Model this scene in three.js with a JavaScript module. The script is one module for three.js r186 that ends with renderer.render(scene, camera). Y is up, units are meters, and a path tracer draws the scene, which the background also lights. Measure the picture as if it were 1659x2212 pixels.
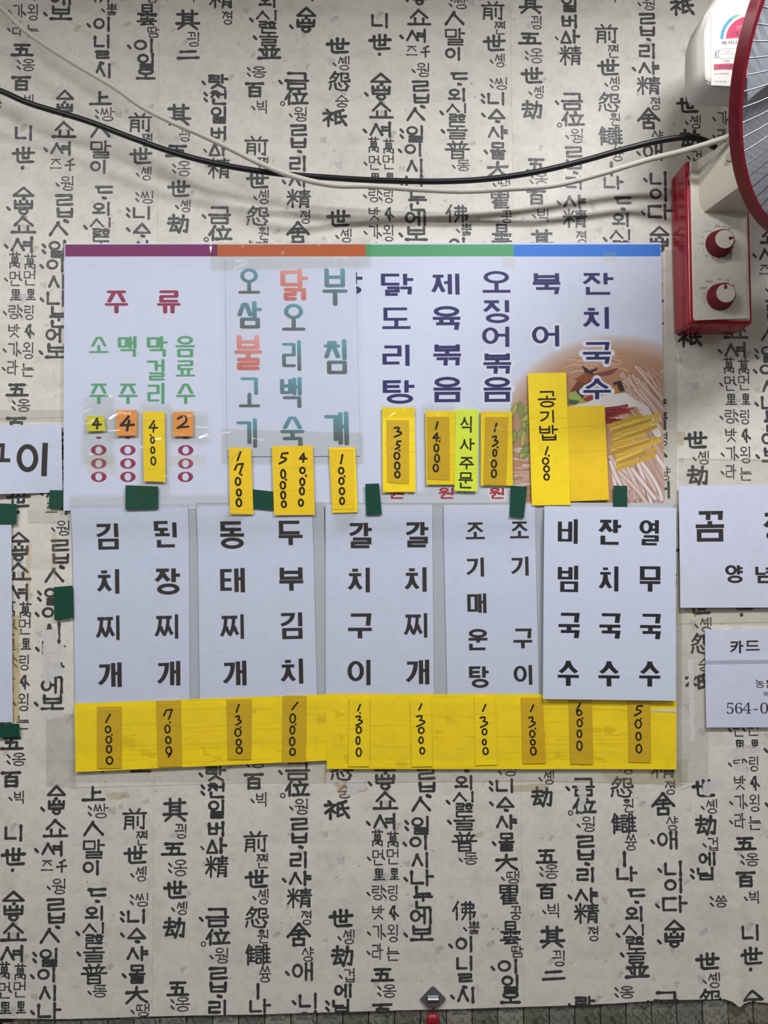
import * as THREE from 'three';
import { RoundedBoxGeometry } from 'three/addons/geometries/RoundedBoxGeometry.js';
import { ConvexGeometry } from 'three/addons/geometries/ConvexGeometry.js';
import { mergeGeometries, toCreasedNormals } from 'three/addons/utils/BufferGeometryUtils.js';
import { RectAreaLightUniformsLib } from 'three/addons/lights/RectAreaLightUniformsLib.js';

// ------------------------------------------------------------------ camera, light, exposure
const M = 0.0007, FPX = 1580, DIST = FPX * M, EYE = 1.5;          // metres per wall unit, focal length, distance to the wall, eye height
const scene = new THREE.Scene();
const camera = new THREE.PerspectiveCamera(2 * Math.atan(1106 / FPX) * 180 / Math.PI, 1659 / 2212, 0.05, 30);
camera.position.set(0, EYE, DIST);
camera.rotation.set(2.3227 * Math.PI / 180, -1.2299 * Math.PI / 180, -0.3395 * Math.PI / 180, 'YXZ');
camera.updateMatrixWorld();
const renderer = new THREE.WebGLRenderer();
renderer.toneMapping = THREE.LinearToneMapping;
renderer.toneMappingExposure = 1.02;
renderer.shadowMap.enabled = true;
scene.background = new THREE.Color(0x000000);
RectAreaLightUniformsLib.init();
const CEIL = 2.5;
const LAMPS = [ // x, z, length, width, intensity
  [0.56, 0.73, 0.5, 0.10, 98],
  [-0.80, 0.92, 1.2, 0.10, 40],
  [1.85, 2.3, 1.2, 0.10, 29],
  [-1.85, 2.6, 1.2, 0.10, 29],
];

// ------------------------------------------------------------------ helpers
let seed = 12345;
const rnd = () => { seed = (seed + 0x6d2b79f5) | 0; let t = Math.imul(seed ^ (seed >>> 15), 1 | seed); t = (t + Math.imul(t ^ (t >>> 7), 61 | t)) ^ t; return ((t ^ (t >>> 14)) >>> 0) / 4294967296; };
const RM = new THREE.Matrix3().setFromMatrix4(camera.matrixWorld);
function at(px, py, z = 0) {                                        // where the line of sight through that point of the photograph meets depth z
  const d = new THREE.Vector3((px - 829.5) / FPX, (1106 - py) / FPX, -1).applyMatrix3(RM);
  const t = (DIST - z) / -d.z;
  return new THREE.Vector3(d.x * t, EYE + d.y * t, z);
}
const wallXY = (px, py) => { const p = at(px, py, 0); return [p.x / M, (p.y - EYE) / M]; };   // wall units, origin at the foot of the camera, y up

const used = {};
function numbered(name) { const n = used[name] = (used[name] ?? -1) + 1; return n ? name + '_' + String(n).padStart(3, '0') : name; }
function tag(o, label, category, group) { o.userData.label = label; o.userData.category = category; if (group) o.userData.group = group; return o; }
function shade(o) { o.castShadow = true; o.receiveShadow = true; return o; }
function mesh(name, geometry, material, parent) {
  const o = shade(new THREE.Mesh(geometry, material));
  o.name = parent ? name : numbered(name);
  (parent ?? scene).add(o);
  return o;
}
function thing(name, label, category, group) { const o = new THREE.Group(); o.name = numbered(name); scene.add(o); return tag(o, label, category, group); }
function structure(name, geometry, material) { const o = mesh(name, geometry, material); o.userData.kind = 'structure'; return o; }
const std = (o) => new THREE.MeshStandardMaterial(o);
const phys = (o) => new THREE.MeshPhysicalMaterial(o);
function canvas(w, h) { const c = document.createElement('canvas'); c.width = Math.round(w); c.height = Math.round(h); return c; }
function tex(c, color = true) { const t = new THREE.CanvasTexture(c); if (color) t.colorSpace = THREE.SRGBColorSpace; t.magFilter = THREE.LinearFilter; t.anisotropy = 8; return t; }
const bx = (x0, x1, y0, y1, z0, z1) => new THREE.BoxGeometry(x1 - x0, y1 - y0, z1 - z0).translate((x0 + x1) / 2, (y0 + y1) / 2, (z0 + z1) / 2);

// A thin sheet through four points of the wall (photo points of its corners: top left, top right, bottom right, bottom left), front face at depth z.
function sheet(quad, z, thick, { nx = 1, ny = 1, bend, single } = {}) {
  const c = quad.map(([x, y]) => at(x, y, z)), pos = [], uv = [], idx = [];
  const put = (u, v, back) => {
    const a = c[0].clone().lerp(c[1], u), b = c[3].clone().lerp(c[2], u), p = a.lerp(b, v);
    pos.push(p.x, p.y, p.z + (bend ? bend(u, v) : 0) - (back ? thick : 0)); uv.push(u, 1 - v);
  };
  for (const back of [0, 1]) for (let j = 0; j <= ny; j++) for (let i = 0; i <= nx; i++) put(i / nx, j / ny, back);
  const n = (nx + 1) * (ny + 1), id = (i, j, b) => b * n + j * (nx + 1) + i;
  for (let j = 0; j < ny; j++) for (let i = 0; i < nx; i++) {
    idx.push(id(i, j, 0), id(i, j + 1, 0), id(i + 1, j, 0), id(i + 1, j, 0), id(i, j + 1, 0), id(i + 1, j + 1, 0));
    idx.push(id(i, j, 1), id(i + 1, j, 1), id(i, j + 1, 1), id(i + 1, j, 1), id(i + 1, j + 1, 1), id(i, j + 1, 1));
  }
  if (single) { const g1 = new THREE.BufferGeometry(), nn = nx * ny * 12, keep = []; for (let k = 0; k < nn; k += 12) keep.push(...idx.slice(k, k + 6)); g1.setAttribute('position', new THREE.Float32BufferAttribute(pos.slice(0, n * 3), 3)); g1.setAttribute('uv', new THREE.Float32BufferAttribute(uv.slice(0, n * 2), 2)); g1.setIndex(keep); g1.computeVertexNormals(); return g1; }
  const rim = [];
  for (let i = 0; i < nx; i++) rim.push([i, 0, i + 1, 0]);
  for (let j = 0; j < ny; j++) rim.push([nx, j, nx, j + 1]);
  for (let i = nx; i > 0; i--) rim.push([i, ny, i - 1, ny]);
  for (let j = ny; j > 0; j--) rim.push([0, j, 0, j - 1]);
  for (const [a, b, e, f] of rim) idx.push(id(a, b, 0), id(e, f, 0), id(a, b, 1), id(e, f, 0), id(e, f, 1), id(a, b, 1));
  const g = new THREE.BufferGeometry();
  g.setAttribute('position', new THREE.Float32BufferAttribute(pos, 3));
  g.setAttribute('uv', new THREE.Float32BufferAttribute(uv, 2));
  g.setIndex(idx);
  return toCreasedNormals(g, 0.9);
}
// A canvas for such a sheet: to(px, py) turns a point of the photograph into a point of the canvas.
function printFor(quad, scale) {
  const len = (a, b) => Math.hypot(a[0] - b[0], a[1] - b[1]);
  const w = (len(quad[0], quad[1]) + len(quad[3], quad[2])) / 2, h = (len(quad[0], quad[3]) + len(quad[1], quad[2])) / 2;
  const c = canvas(w * scale, h * scale), x = c.getContext('2d');
  const to = (px, py) => {
    let u = 0.5, v = 0.5;
    for (let k = 0; k < 12; k++) {
      const f = (i) => (1 - v) * ((1 - u) * quad[0][i] + u * quad[1][i]) + v * ((1 - u) * quad[3][i] + u * quad[2][i]);
      const fu = (i) => (1 - v) * (quad[1][i] - quad[0][i]) + v * (quad[2][i] - quad[3][i]), fv = (i) => (1 - u) * (quad[3][i] - quad[0][i]) + u * (quad[2][i] - quad[1][i]);
      const ex = px - f(0), ey = py - f(1), a = fu(0), b = fv(0), d = fu(1), e = fv(1), det = a * e - b * d;
      u += (ex * e - b * ey) / det; v += (a * ey - d * ex) / det;
    }
    return [u * c.width, v * c.height];
  };
  return { c, x, to, s: scale };
}
const noiseTile = (() => {                                          // soft grey clouds and specks used as dirt and paper mottling
  const c = canvas(256, 256), x = c.getContext('2d');
  const d = x.createImageData(256, 256), lat = (n) => Array.from({ length: n * n }, rnd);
  const oct = [8, 16, 32, 64, 128].map((n) => [n, lat(n)]);
  for (let j = 0; j < 256; j++) for (let i = 0; i < 256; i++) {
    let v = 0, a = 0.5;
    for (const [n, l] of oct) {
      const fx = i / 256 * n, fy = j / 256 * n, x0 = Math.floor(fx), y0 = Math.floor(fy), s = fx - x0, t = fy - y0, S = s * s * (3 - 2 * s), T = t * t * (3 - 2 * t);
      const g = (p, q) => l[(q % n) * n + p % n];
      v += a * (g(x0, y0) * (1 - S) * (1 - T) + g(x0 + 1, y0) * S * (1 - T) + g(x0, y0 + 1) * (1 - S) * T + g(x0 + 1, y0 + 1) * S * T); a *= 0.62;
    }
    const o = (j * 256 + i) * 4, q = Math.max(0, Math.min(255, (v / 1.2) * 255));
    d.data[o] = d.data[o + 1] = d.data[o + 2] = 60; d.data[o + 3] = q > 118 ? Math.min(255, (q - 118) * 3) : 0;
  }
  x.putImageData(d, 0, 0);
  return c;
})();
function mottle(x, w, h, alpha, size) {
  x.save(); x.globalAlpha = alpha; x.scale(size / 256, size / 256);
  x.fillStyle = x.createPattern(noiseTile, 'repeat'); x.fillRect(0, 0, w * 256 / size, h * 256 / size); x.restore();
}

// ------------------------------------------------------------------ lettering: Korean syllables put together from their letters, Chinese characters from strokes
const CHO = 'ㄱㄲㄴㄷㄸㄹㅁㅂㅃㅅㅆㅇㅈㅉㅊㅋㅌㅍㅎ', JUNG = 'ㅏㅐㅑㅒㅓㅔㅕㅖㅗㅘㅙㅚㅛㅜㅝㅞㅟㅠㅡㅢㅣ';
const JONG = ['', 'ㄱ', 'ㄲ', 'ㄳ', 'ㄴ', 'ㄵ', 'ㄶ', 'ㄷ', 'ㄹ', 'ㄺ', 'ㄻ', 'ㄼ', 'ㄽ', 'ㄾ', 'ㄿ', 'ㅀ', 'ㅁ', 'ㅂ', 'ㅄ', 'ㅅ', 'ㅆ', 'ㅇ', 'ㅈ', 'ㅊ', 'ㅋ', 'ㅌ', 'ㅍ', 'ㅎ'];
const circle = (cx, cy, rx, ry) => { const p = []; for (let k = 0; k <= 28; k++) { const a = -Math.PI / 2 + k / 28 * Math.PI * 2; p.push([cx + Math.cos(a) * rx, cy + Math.sin(a) * ry]); } p.closed = true; return p; };
const curve = (a, b, c, n = 7) => { const p = []; for (let k = 0; k <= n; k++) { const t = k / n, s = 1 - t; p.push([s * s * a[0] + 2 * s * t * b[0] + t * t * c[0], s * s * a[1] + 2 * s * t * b[1] + t * t * c[1]]); } return p; };
const closed = (p) => { p.closed = true; return p; };
const siot = (y, st) => st === 'round' ? [[[0.5, y], [0.36, y + 0.02], [0.02, 1]], [[0.5, y], [0.64, y + 0.02], [0.98, 1]]]
  : st === 'brush' ? [[[0.48, y], [0, 1]], [[0.46, y + 0.05], [1, 1]]] : [curve([0.5, y], [0.48, y + 0.55], [0, 1]), curve([0.5, y], [0.52, y + 0.5], [1, 1])];
function letter(j, st, side) {                                      // strokes of one letter in a unit box; side = it stands left of an upright vowel
  const half = (a) => [...letter(a, st, side).map((s) => sub(s, 0, 0.44)), ...letter(a, st, side).map((s) => sub(s, 0.56, 1))];
  const sub = (s, a, b) => { const r = s.map(([x, y]) => [a + x * (b - a), y]); if (s.closed) r.closed = true; return r; };
  switch (j) {
    case 'ㄱ': return side && (st === 'gothic' || st === 'hand') ? [[[0, 0.04], [0.94, 0.04], ...curve([0.94, 0.04], [0.9, 0.72], [0, 1]).slice(1)]] : [[[0, 0.02], [1, 0.02], [st === 'gothic' ? 0.94 : 1, 1]]];
    case 'ㄴ': return [[[0, 0], [0, 1], [1, 1]]];
    case 'ㄷ': return [[[1, 0], [0, 0], [0, 1], [1, 1]]];
    case 'ㄹ': return [[[0, 0], [1, 0], [1, 0.5], [0, 0.5], [0, 1], [1, 1]]];
    case 'ㅁ': return [closed([[0, 0], [1, 0], [1, 1], [0, 1], [0, 0]])];
    case 'ㅂ': return [[[0, 0], [0, 1], [1, 1], [1, 0]], [[0, 0.46], [1, 0.46]]];
    case 'ㅅ': return siot(0, st);
    case 'ㅿ': return [closed([[0.5, 0], [1, 1], [0, 1], [0.5, 0]])];
    case 'ㅇ': return [circle(0.5, 0.5, 0.5, 0.5)];
    case 'ㅈ': return [[[0, 0.02], [1, 0.02]], ...siot(0.02, st)];
    case 'ㅊ': return [[[0.26, 0], [0.74, 0]], [[0, 0.24], [1, 0.24]], ...siot(0.24, st)];
    case 'ㅋ': return [...letter('ㄱ', st, side), [[0, 0.46], [0.84, 0.42]]];
    case 'ㅌ': return [[[1, 0], [0, 0], [0, 1], [1, 1]], [[0, 0.5], [0.92, 0.5]]];
    case 'ㅍ': return [[[0, 0], [1, 0]], [[0, 1], [1, 1]], [[0.28, 0], [0.28, 1]], [[0.72, 0], [0.72, 1]]];
    case 'ㅎ': return [[[0.3, 0], [0.7, 0]], [[0, 0.24], [1, 0.24]], circle(0.5, 0.7, 0.36, 0.3)];
    case 'ㄲ': return half('ㄱ'); case 'ㄸ': return half('ㄷ'); case 'ㅃ': return half('ㅂ'); case 'ㅆ': return half('ㅅ'); case 'ㅉ': { if (st !== 'gothic') return half('ㅈ'); const o = []; for (const a of [0, 0.5]) { const X = (u) => a + u * 0.54 - (a ? 0.02 : 0.02); o.push([[X(0.02), 0.02], [X(0.92), 0.02]], curve([X(0.5), 0.02], [X(0.48), 0.7], [X(-0.04), 1]), curve([X(0.55), 0.5], [X(0.7), 0.8], [X(1), 0.94])); } return o; }
    case 'ㄺ': return [...letter('ㄹ', st).map((s) => sub(s, 0, 0.46)), ...letter('ㄱ', st).map((s) => sub(s, 0.58, 1))];
    case 'ㅀ': return [...letter('ㄹ', st).map((s) => sub(s, 0, 0.42)), ...letter('ㅎ', st).map((s) => sub(s, 0.54, 1))];
    case 'ㆁ': return [circle(0.5, 0.5, 0.5, 0.5)];
    case 'ㅣ': return [[[0.5, 0], [0.5, 1]]];
  }
  return [];
}
function syllable(ch, st) {                                         // strokes in a unit box, with the part each belongs to
  const code = ch.charCodeAt(0) - 0xac00, out = [];
  const put = (strokes, x0, x1, y0, y1) => { for (const s of strokes) { const r = s.map(([x, y]) => [x0 + x * (x1 - x0), y0 + y * (y1 - y0)]); if (s.closed) r.closed = true; out.push(r); } };
  const line = (...p) => { const r = []; for (let i = 0; i < p.length; i += 2) r.push([p[i], p[i + 1]]); out.push(r); };
  if (code < 0 || code > 11171) { put(letter(ch, st), 0, 1, 0, 1); return out; }
  const c = CHO[Math.floor(code / 588)], v = JUNG[Math.floor(code % 588 / 28)], f = JONG[code % 28], F = !!f;
  const up = 'ㅏㅐㅑㅒㅓㅔㅕㅖㅣ'.includes(v), flat = 'ㅗㅛㅜㅠㅡ'.includes(v), e = F ? 0.56 : 1;
  if (up) {
    const cx = { 'ㅣ': 0.6, 'ㅏ': 0.56, 'ㅑ': 0.56, 'ㅓ': 0.5, 'ㅕ': 0.56, 'ㅐ': 0.44, 'ㅔ': 0.42, 'ㅖ': 0.42 }[v];
    put(letter(c, st, true), 0, c === 'ㅉ' ? 0.72 : cx, F ? 0.06 : 0.1, F ? (c === 'ㅇ' ? 0.52 : 0.5) : c === 'ㅇ' ? 0.78 : 0.86);
    const b = F ? 0.28 : 0.42;
    if (v === 'ㅣ') line(0.92, 0, 0.92, e);
    if (v === 'ㅏ') { line(0.76, 0, 0.76, e); line(0.76, b, 1.04, b); }
    if (v === 'ㅑ') { line(0.76, 0, 0.76, e); line(0.76, b - 0.1, 1.04, b - 0.1); line(0.76, b + 0.12, 1.04, b + 0.12); }
    if (v === 'ㅓ') { line(0.92, 0, 0.92, e); line(cx, b, 0.92, b); }
    if (v === 'ㅕ') { line(0.92, 0, 0.92, e); line(cx, b - 0.1, 0.92, b - 0.1); line(cx, b + 0.12, 0.92, b + 0.12); }
    if (v === 'ㅐ') { line(0.66, 0.02, 0.66, e * 0.98); line(0.95, 0, 0.95, e); line(0.66, b + 0.02, 0.95, b + 0.02); }
    if (v === 'ㅔ') { line(0.66, 0.02, 0.66, e * 0.98); line(0.95, 0, 0.95, e); line(cx + 0.02, b, 0.66, b); }
    if (v === 'ㅖ') { line(0.68, 0.02, 0.68, e * 0.98); line(0.95, 0, 0.95, e); line(cx, b - 0.1, 0.68, b - 0.1); line(cx, b + 0.1, 0.68, b + 0.1); }
    if (F) put(letter(f, st), 0.14, 0.92, 0.68, 1);
  } else if (flat) {
    const top = 'ㅗㅛ'.includes(v), cb = F ? (top ? 0.27 : 0.34) : top ? 0.52 : 0.46, bar = F ? (top ? 0.5 : 0.48) : v === 'ㅡ' ? 0.86 : top ? 0.94 : 0.62;
    put(letter(c, st), 0.1, 0.9, 0, c === 'ㅇ' && !F ? cb - 0.04 : cb);
    line(-0.02, bar, 1.02, bar);
    if (v === 'ㅗ') line(0.5, cb + (F ? 0.04 : 0.02), 0.5, bar);
    if (v === 'ㅛ') { line(0.3, cb + 0.05, 0.3, bar); line(0.7, cb + 0.05, 0.7, bar); }
    if (v === 'ㅜ') line(0.5, bar, 0.5, F ? 0.66 : 1);
    if (v === 'ㅠ') { line(0.3, bar, 0.3, F ? 0.66 : 1); line(0.7, bar, 0.7, F ? 0.66 : 1); }
    if (F) put(letter(f, st), 0.1, 0.9, top || v === 'ㅡ' ? 0.67 : 0.72, 1);
  } else {
    const h = F ? 0.29 : 0.5, bar = F ? 0.52 : 0.8;
    put(letter(c, st), 0.04, 0.6, F ? 0 : 0.06, h);
    if ('ㅚㅘㅙ'.includes(v)) { line(-0.02, bar, 0.68, bar); line(0.32, h + 0.04, 0.32, bar); }
    else { const w = F ? 0.46 : 0.64; line(-0.02, w, 0.68, w); if (v !== 'ㅢ') line(0.32, w, 0.32, F ? 0.68 : 0.94); if (v === 'ㅝ') line(0.6, w + 0.1, 0.9, w + 0.1); }
    line(0.92, 0, 0.92, F ? 0.64 : 1);
    if (F) put(letter(f, st), 0.16, 0.92, 0.74, 1);
  }
  return out;
}
const HANJA = {
  '五': '15 12 85 12|48 12 38 88|22 45 72 45 70 88|2 92 98 92', '世': '2 38 98 32|22 12 24 84 34 92 94 88|48 2 48 66|74 4 72 66|48 66 72 66',
  '百': '5 10 95 8|50 10 34 34|24 36 24 96|24 36 78 36 78 96|24 64 78 64|24 94 78 94', '二': '15 20 85 14|2 88 98 80', '上': '46 2 46 92|46 42 80 38|2 94 98 92',
  '大': '4 36 96 30|50 2 46 45 4 98|50 40 70 72 98 94', '里': '20 4 80 4 78 52 22 52 20 4|20 28 78 28|50 4 50 94|18 74 82 74|2 96 98 96',
  '其': '4 22 92 18|28 2 28 68|70 2 70 68|28 36 70 36|28 52 70 52|0 70 100 68|34 74 8 98|64 74 92 98',
  '前': '30 2 38 16|68 2 60 16|4 22 96 20|14 38 10 96|14 38 44 38 44 96|14 56 44 56|14 74 44 74|62 40 62 80|86 32 86 96 74 90',
  '怨': '30 2 8 36|26 12 50 12 30 48 4 56|18 24 34 36|60 10 60 50 98 50 98 42|60 10 92 10 90 34 76 32|10 68 4 92|30 62 34 88 60 96 84 94 86 80|48 60 58 76|78 60 94 76',
  '劫': '26 2 26 46|6 22 48 20|2 46 54 44|26 46 10 88 46 80|38 64 52 92|56 28 96 26 90 94 76 88|74 4 72 40 54 98',
  '位': '26 2 2 62|18 36 18 98|62 2 66 16|38 26 96 24|48 38 56 76|86 36 72 86|32 92 100 90',
  '精': '24 2 24 98|2 40 48 38|6 12 14 30|44 10 34 28|22 44 2 80|28 46 46 66|54 12 98 10|58 24 94 23|50 38 100 37|76 2 76 38|60 50 56 98|60 50 92 50 92 96 84 92|60 66 92 66|60 80 92 80',
  '舍': '50 2 2 60|50 2 98 58|32 34 68 32|20 50 80 48|50 32 50 68|28 70 28 98|28 70 72 70 72 98|28 96 72 96',
  '佛': '24 2 2 52|18 34 18 98|40 18 88 18 88 38 42 38 40 60 94 60 88 84|56 4 56 66 40 98|74 4 74 98',
  '讎': '14 2 2 40|10 24 10 98|10 26 34 24|22 12 22 80|10 44 34 44|10 62 34 62|10 80 36 80|42 10 62 10|40 24 64 24|42 38 62 38|42 52 62 52|44 66 44 90|44 66 62 66 62 90 44 90|74 2 66 36|72 24 72 98|84 4 86 18|72 24 98 22|86 22 86 86|72 44 96 44|72 64 96 64|72 86 100 86',
  '祇': '18 4 26 14|4 24 44 22 4 66|24 44 24 98|28 48 42 64|86 4 54 16|54 16 54 84 74 74|54 44 96 40|70 12 76 50 98 92',
  '普': '30 2 36 14|70 2 62 14|8 18 92 17|38 18 38 44|60 18 60 44|18 24 26 40|82 24 72 40|0 48 100 46|26 58 26 98|26 58 74 58 74 98|26 77 74 77|26 97 74 97',
  '並': '30 2 38 22|72 2 62 22|6 30 96 28|38 30 38 88|62 30 62 88|18 42 26 72|84 42 74 72|0 96 100 90',
  '萬': '4 14 96 14|32 2 32 26|66 2 66 26|26 32 26 60|26 32 74 32 74 60|26 46 74 46|26 60 74 60|50 32 50 84|8 70 8 100|8 70 92 70 90 100 80 94|34 86 62 84|58 76 66 92',
  '瞿': '4 4 4 40|4 4 44 4 44 40|4 22 44 22|4 40 44 40|56 4 56 40|56 4 96 4 96 40|56 22 96 22|56 40 96 40|28 44 8 68|20 58 20 100|54 42 58 54|20 56 92 55|56 56 56 96|22 70 88 69|22 83 88 82|20 97 98 96',
  '曇': '26 2 26 34|26 2 74 2 74 34|26 18 74 18|26 34 74 34|4 46 96 46 92 56|50 40 50 66|20 54 36 54|64 54 80 54|18 70 84 70|2 82 98 80|46 82 20 98 80 94|66 86 84 100',
  // letters and old syllables of the wallpaper that no longer exist, written out
  '^': '48 2 2 98|44 14 98 94', 'ᄇ': '6 4 8 96 92 96 94 4|8 48 92 46', '릅': '0 6 94 2 94 44 8 50 8 96 100 90', '봉': '4 2 4 56 94 54 96 2|4 28 94 26|32 2 32 28|68 2 68 28|50 58 32 66 28 82 42 98 60 98 72 82 68 66 50 58',
  '사': '46 4 8 52 30 56|22 30 42 78|60 0 58 100|60 44 100 72', '千': '86 0 30 22|2 56 100 50|54 16 52 100', '드': '0 4 98 0|14 4 16 96 98 90',
};
const hanja = Object.fromEntries(Object.entries(HANJA).map(([k, v]) => [k, v.split('|').map((s) => { const n = s.split(' ').map(Number), r = []; for (let i = 0; i < n.length; i += 2) r.push([n[i] / 100, n[i + 1] / 100]); return r; })]));
const DIGIT = {
  '1': [[[0.9, 0], [0.1, 1]]], '0': [circle(0.5, 0.5, 0.46, 0.5)], '.': [[[0.5, 0.3], [0.6, 0.7]]], '7': [[[0, 0.62], [0.3, 0.1], [1, 0.02], [0.56, 1]]],
  '3': [[...curve([0.05, 0.1], [1.1, -0.15], [0.42, 0.44]), ...curve([0.42, 0.44], [1.7, 0.55], [0.05, 1])]], '4': [[[0.62, 0], [0.05, 0.62], [1, 0.6]], [[0.66, 0.3], [0.5, 1]]],
  '5': [[[0.95, 0.02], [0.36, 0.06], [0.24, 0.42], ...curve([0.24, 0.42], [1.4, 0.5], [0.02, 1])]], '6': [[[0.7, 0], ...curve([0.7, 0], [-0.3, 0.8], [0.4, 0.98]), ...curve([0.4, 0.98], [1.3, 0.8], [0.5, 0.52]), [0.12, 0.72]]],
  '2': [[...curve([0.05, 0.2], [0.9, -0.35], [0.8, 0.4]), ...curve([0.8, 0.4], [0.5, 0.7], [0, 0.96]), [0.3, 0.9], [1, 0.86]]], '9': [circle(0.5, 0.36, 0.46, 0.36), [[0.95, 0.4], [0.85, 0.72], [0.4, 1]]], 'ㅣ': [[[0.5, 0], [0.5, 1]]],
};
function plain(x, strokes, cx, cy, w, h, tv, th, cap, join) {       // even strokes: tv thick when upright, th thick when level
  x.save(); x.scale(tv, th); x.lineWidth = 1; x.lineCap = cap; x.lineJoin = join; x.miterLimit = 3;
  const X = (u) => (cx - w / 2 + tv / 2 + u * (w - tv)) / tv, Y = (v) => (cy - h / 2 + th / 2 + v * (h - th)) / th;
  for (const s of strokes) {
    x.beginPath();
    s.forEach(([u, v], i) => i ? x.lineTo(X(u), Y(v)) : x.moveTo(X(u), Y(v)));
    if (s.closed) x.closePath();
    x.stroke();
  }
  x.restore();
}
function brush(x, strokes, cx, cy, w, h, lw, wobble = 1) {          // ink strokes: heavy where the brush lands, uneven edges
  const X = (u) => cx - w / 2 + lw / 2 + u * (w - lw), Y = (v) => cy - h / 2 + lw / 2 + v * (h - lw);
  for (const s of strokes) {
    const p = [];
    for (let i = 0; i + 1 < s.length; i++) {
      const a = [X(s[i][0]), Y(s[i][1])], b = [X(s[i + 1][0]), Y(s[i + 1][1])], n = Math.max(2, Math.ceil(Math.hypot(a[0] - b[0], a[1] - b[1]) / (lw * 0.35)));
      for (let k = i ? 1 : 0; k <= n; k++) p.push([a[0] + (b[0] - a[0]) * k / n, a[1] + (b[1] - a[1]) * k / n]);
    }
    const N = p.length - 1, ph = rnd() * 6, open = !s.closed;
    p.forEach((q, i) => {
      const t = i / N;
      let r = lw / 2 * (0.88 + 0.1 * Math.sin(ph + t * 7) * wobble + (rnd() - 0.5) * 0.12 * wobble);
      if (open) r *= 1 + 0.3 * Math.exp(-((t - 0.05) ** 2) / 0.008) * wobble + 0.16 * Math.exp(-((t - 0.93) ** 2) / 0.006) * wobble;
      x.beginPath(); x.arc(q[0], q[1], r, 0, 7); x.fill();
      if (i) { x.lineWidth = 2 * r; x.lineCap = 'butt'; x.beginPath(); x.moveTo(p[i - 1][0], p[i - 1][1]); x.lineTo(q[0], q[1]); x.stroke(); }
    });
    if (s.length === 2 && open && wobble) {                         // the slanted landing of the brush
      const [a, b] = [p[0], p[1]], l = Math.hypot(b[0] - a[0], b[1] - a[1]) || 1, dx = (b[0] - a[0]) / l, dy = (b[1] - a[1]) / l;
      x.beginPath(); x.moveTo(a[0] - dx * lw * 0.45 - dy * lw * 0.5, a[1] - dy * lw * 0.45 - Math.abs(dx) * lw * 0.35); x.lineTo(a[0] + dx * lw * 0.9 + dy * lw * 0.4, a[1] + dy * lw * 0.9 - dx * lw * 0.4); x.lineTo(a[0] + dx * lw * 0.3 - dy * lw * 0.4, a[1] + dy * lw * 0.3 + dx * lw * 0.4); x.fill();
    }
  }
}
function write(P, ch, px, py, w, h, { style = 'gothic', color = '#2b2626', tv = 0.17, th = 0.125, halo } = {}) {   // one printed syllable on a sheet, by photo point and size
  const { x, to, s } = P, [cx, cy] = to(px, py), st = syllable(ch, style); if (ch === '찌') tv *= 0.78;
  const V = tv * Math.min(w, h) * s, H = th * Math.min(w, h) * s;
  if (halo) { x.strokeStyle = halo; plain(x, st, cx, cy, w * s + 9 * s, h * s + 9 * s, V + 9 * s, H + 9 * s, 'round', 'round'); }
  x.strokeStyle = typeof color === 'function' ? color(V, H) : color;
  plain(x, st, cx, cy, w * s, h * s, V, H, style === 'round' ? 'round' : 'butt', style === 'round' ? 'round' : 'miter');
}
function pen(P, list, lw0 = 3.3, color = '#17130f') {                // marker handwriting: [sign, x, y, w, h]
  for (const [ch, px, py, w = 2.5, h = 3] of list) {
    const lw = lw0 * 1.22;
    const [cx, cy] = P.to(px, py), st = DIGIT[ch] ?? syllable(ch, 'hand');
    P.x.fillStyle = P.x.strokeStyle = color;
    brush(P.x, st, cx, cy, (w + lw * 0.6) * P.s, (h + lw * 0.6) * P.s, lw * P.s, 0.5);
  }
}

// ------------------------------------------------------------------ the room
const plaster = std({ color: 0xd6d4d0, roughness: 0.9 }), ceilingMat = std({ color: 0xe6e4de, roughness: 0.9 }), sideWall = std({ color: 0xb3b0aa, roughness: 0.9 }), floorMat = std({ color: 0x6d6b68, roughness: 0.6 });
const RX = 2.6, RZ = 3.9, TILE_TOP = wallXY(829, 2180)[1] * M + EYE;
structure('wall_back', bx(-RX - 0.15, RX + 0.15, -0.1, CEIL + 0.1, -0.165, -0.014), plaster);
structure('wall_left', bx(-RX - 0.15, -RX, -0.1, CEIL + 0.1, -0.014, RZ), sideWall);
structure('wall_right', bx(RX, RX + 0.15, -0.1, CEIL + 0.1, -0.014, RZ), sideWall);
structure('wall_front', bx(-RX - 0.15, RX + 0.15, -0.1, CEIL + 0.1, RZ, RZ + 0.15), sideWall);
structure('floor', bx(-RX, RX, -0.1, 0, -0.014, RZ), floorMat);
structure('ceiling', bx(-RX, RX, CEIL, CEIL + 0.1, -0.014, RZ), ceilingMat);
const lampWhite = std({ color: 0xf2f2f0, roughness: 0.5 }), lampGlow = std({ color: 0xffffff, emissive: 0xfdfdff, emissiveIntensity: 6 });
const LAMP_AT = ['over the wall fan', 'nearest the hanging end of the cables', 'by the side wall on the fan side', 'by the far side wall'];
LAMPS.forEach(([x, z, l, w, i], k) => {
  const t = thing('ceiling_light', 'white LED batten light on the ceiling ' + LAMP_AT[k], 'ceiling light', 'ceiling lights');
  mesh('housing', bx(x - l / 2 - 0.02, x + l / 2 + 0.02, CEIL - 0.05, CEIL, z - w / 2 - 0.015, z + w / 2 + 0.015), lampWhite, t);
  mesh('diffuser', bx(x - l / 2, x + l / 2, CEIL - 0.056, CEIL - 0.049, z - w / 2, z + w / 2), lampGlow, t);
  const a = new THREE.RectAreaLight(0xfdfdff, i, l, w); a.name = 'lamp_light';
  a.position.set(x, CEIL - 0.06, z); a.rotation.x = -Math.PI / 2; t.add(a);
});

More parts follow.
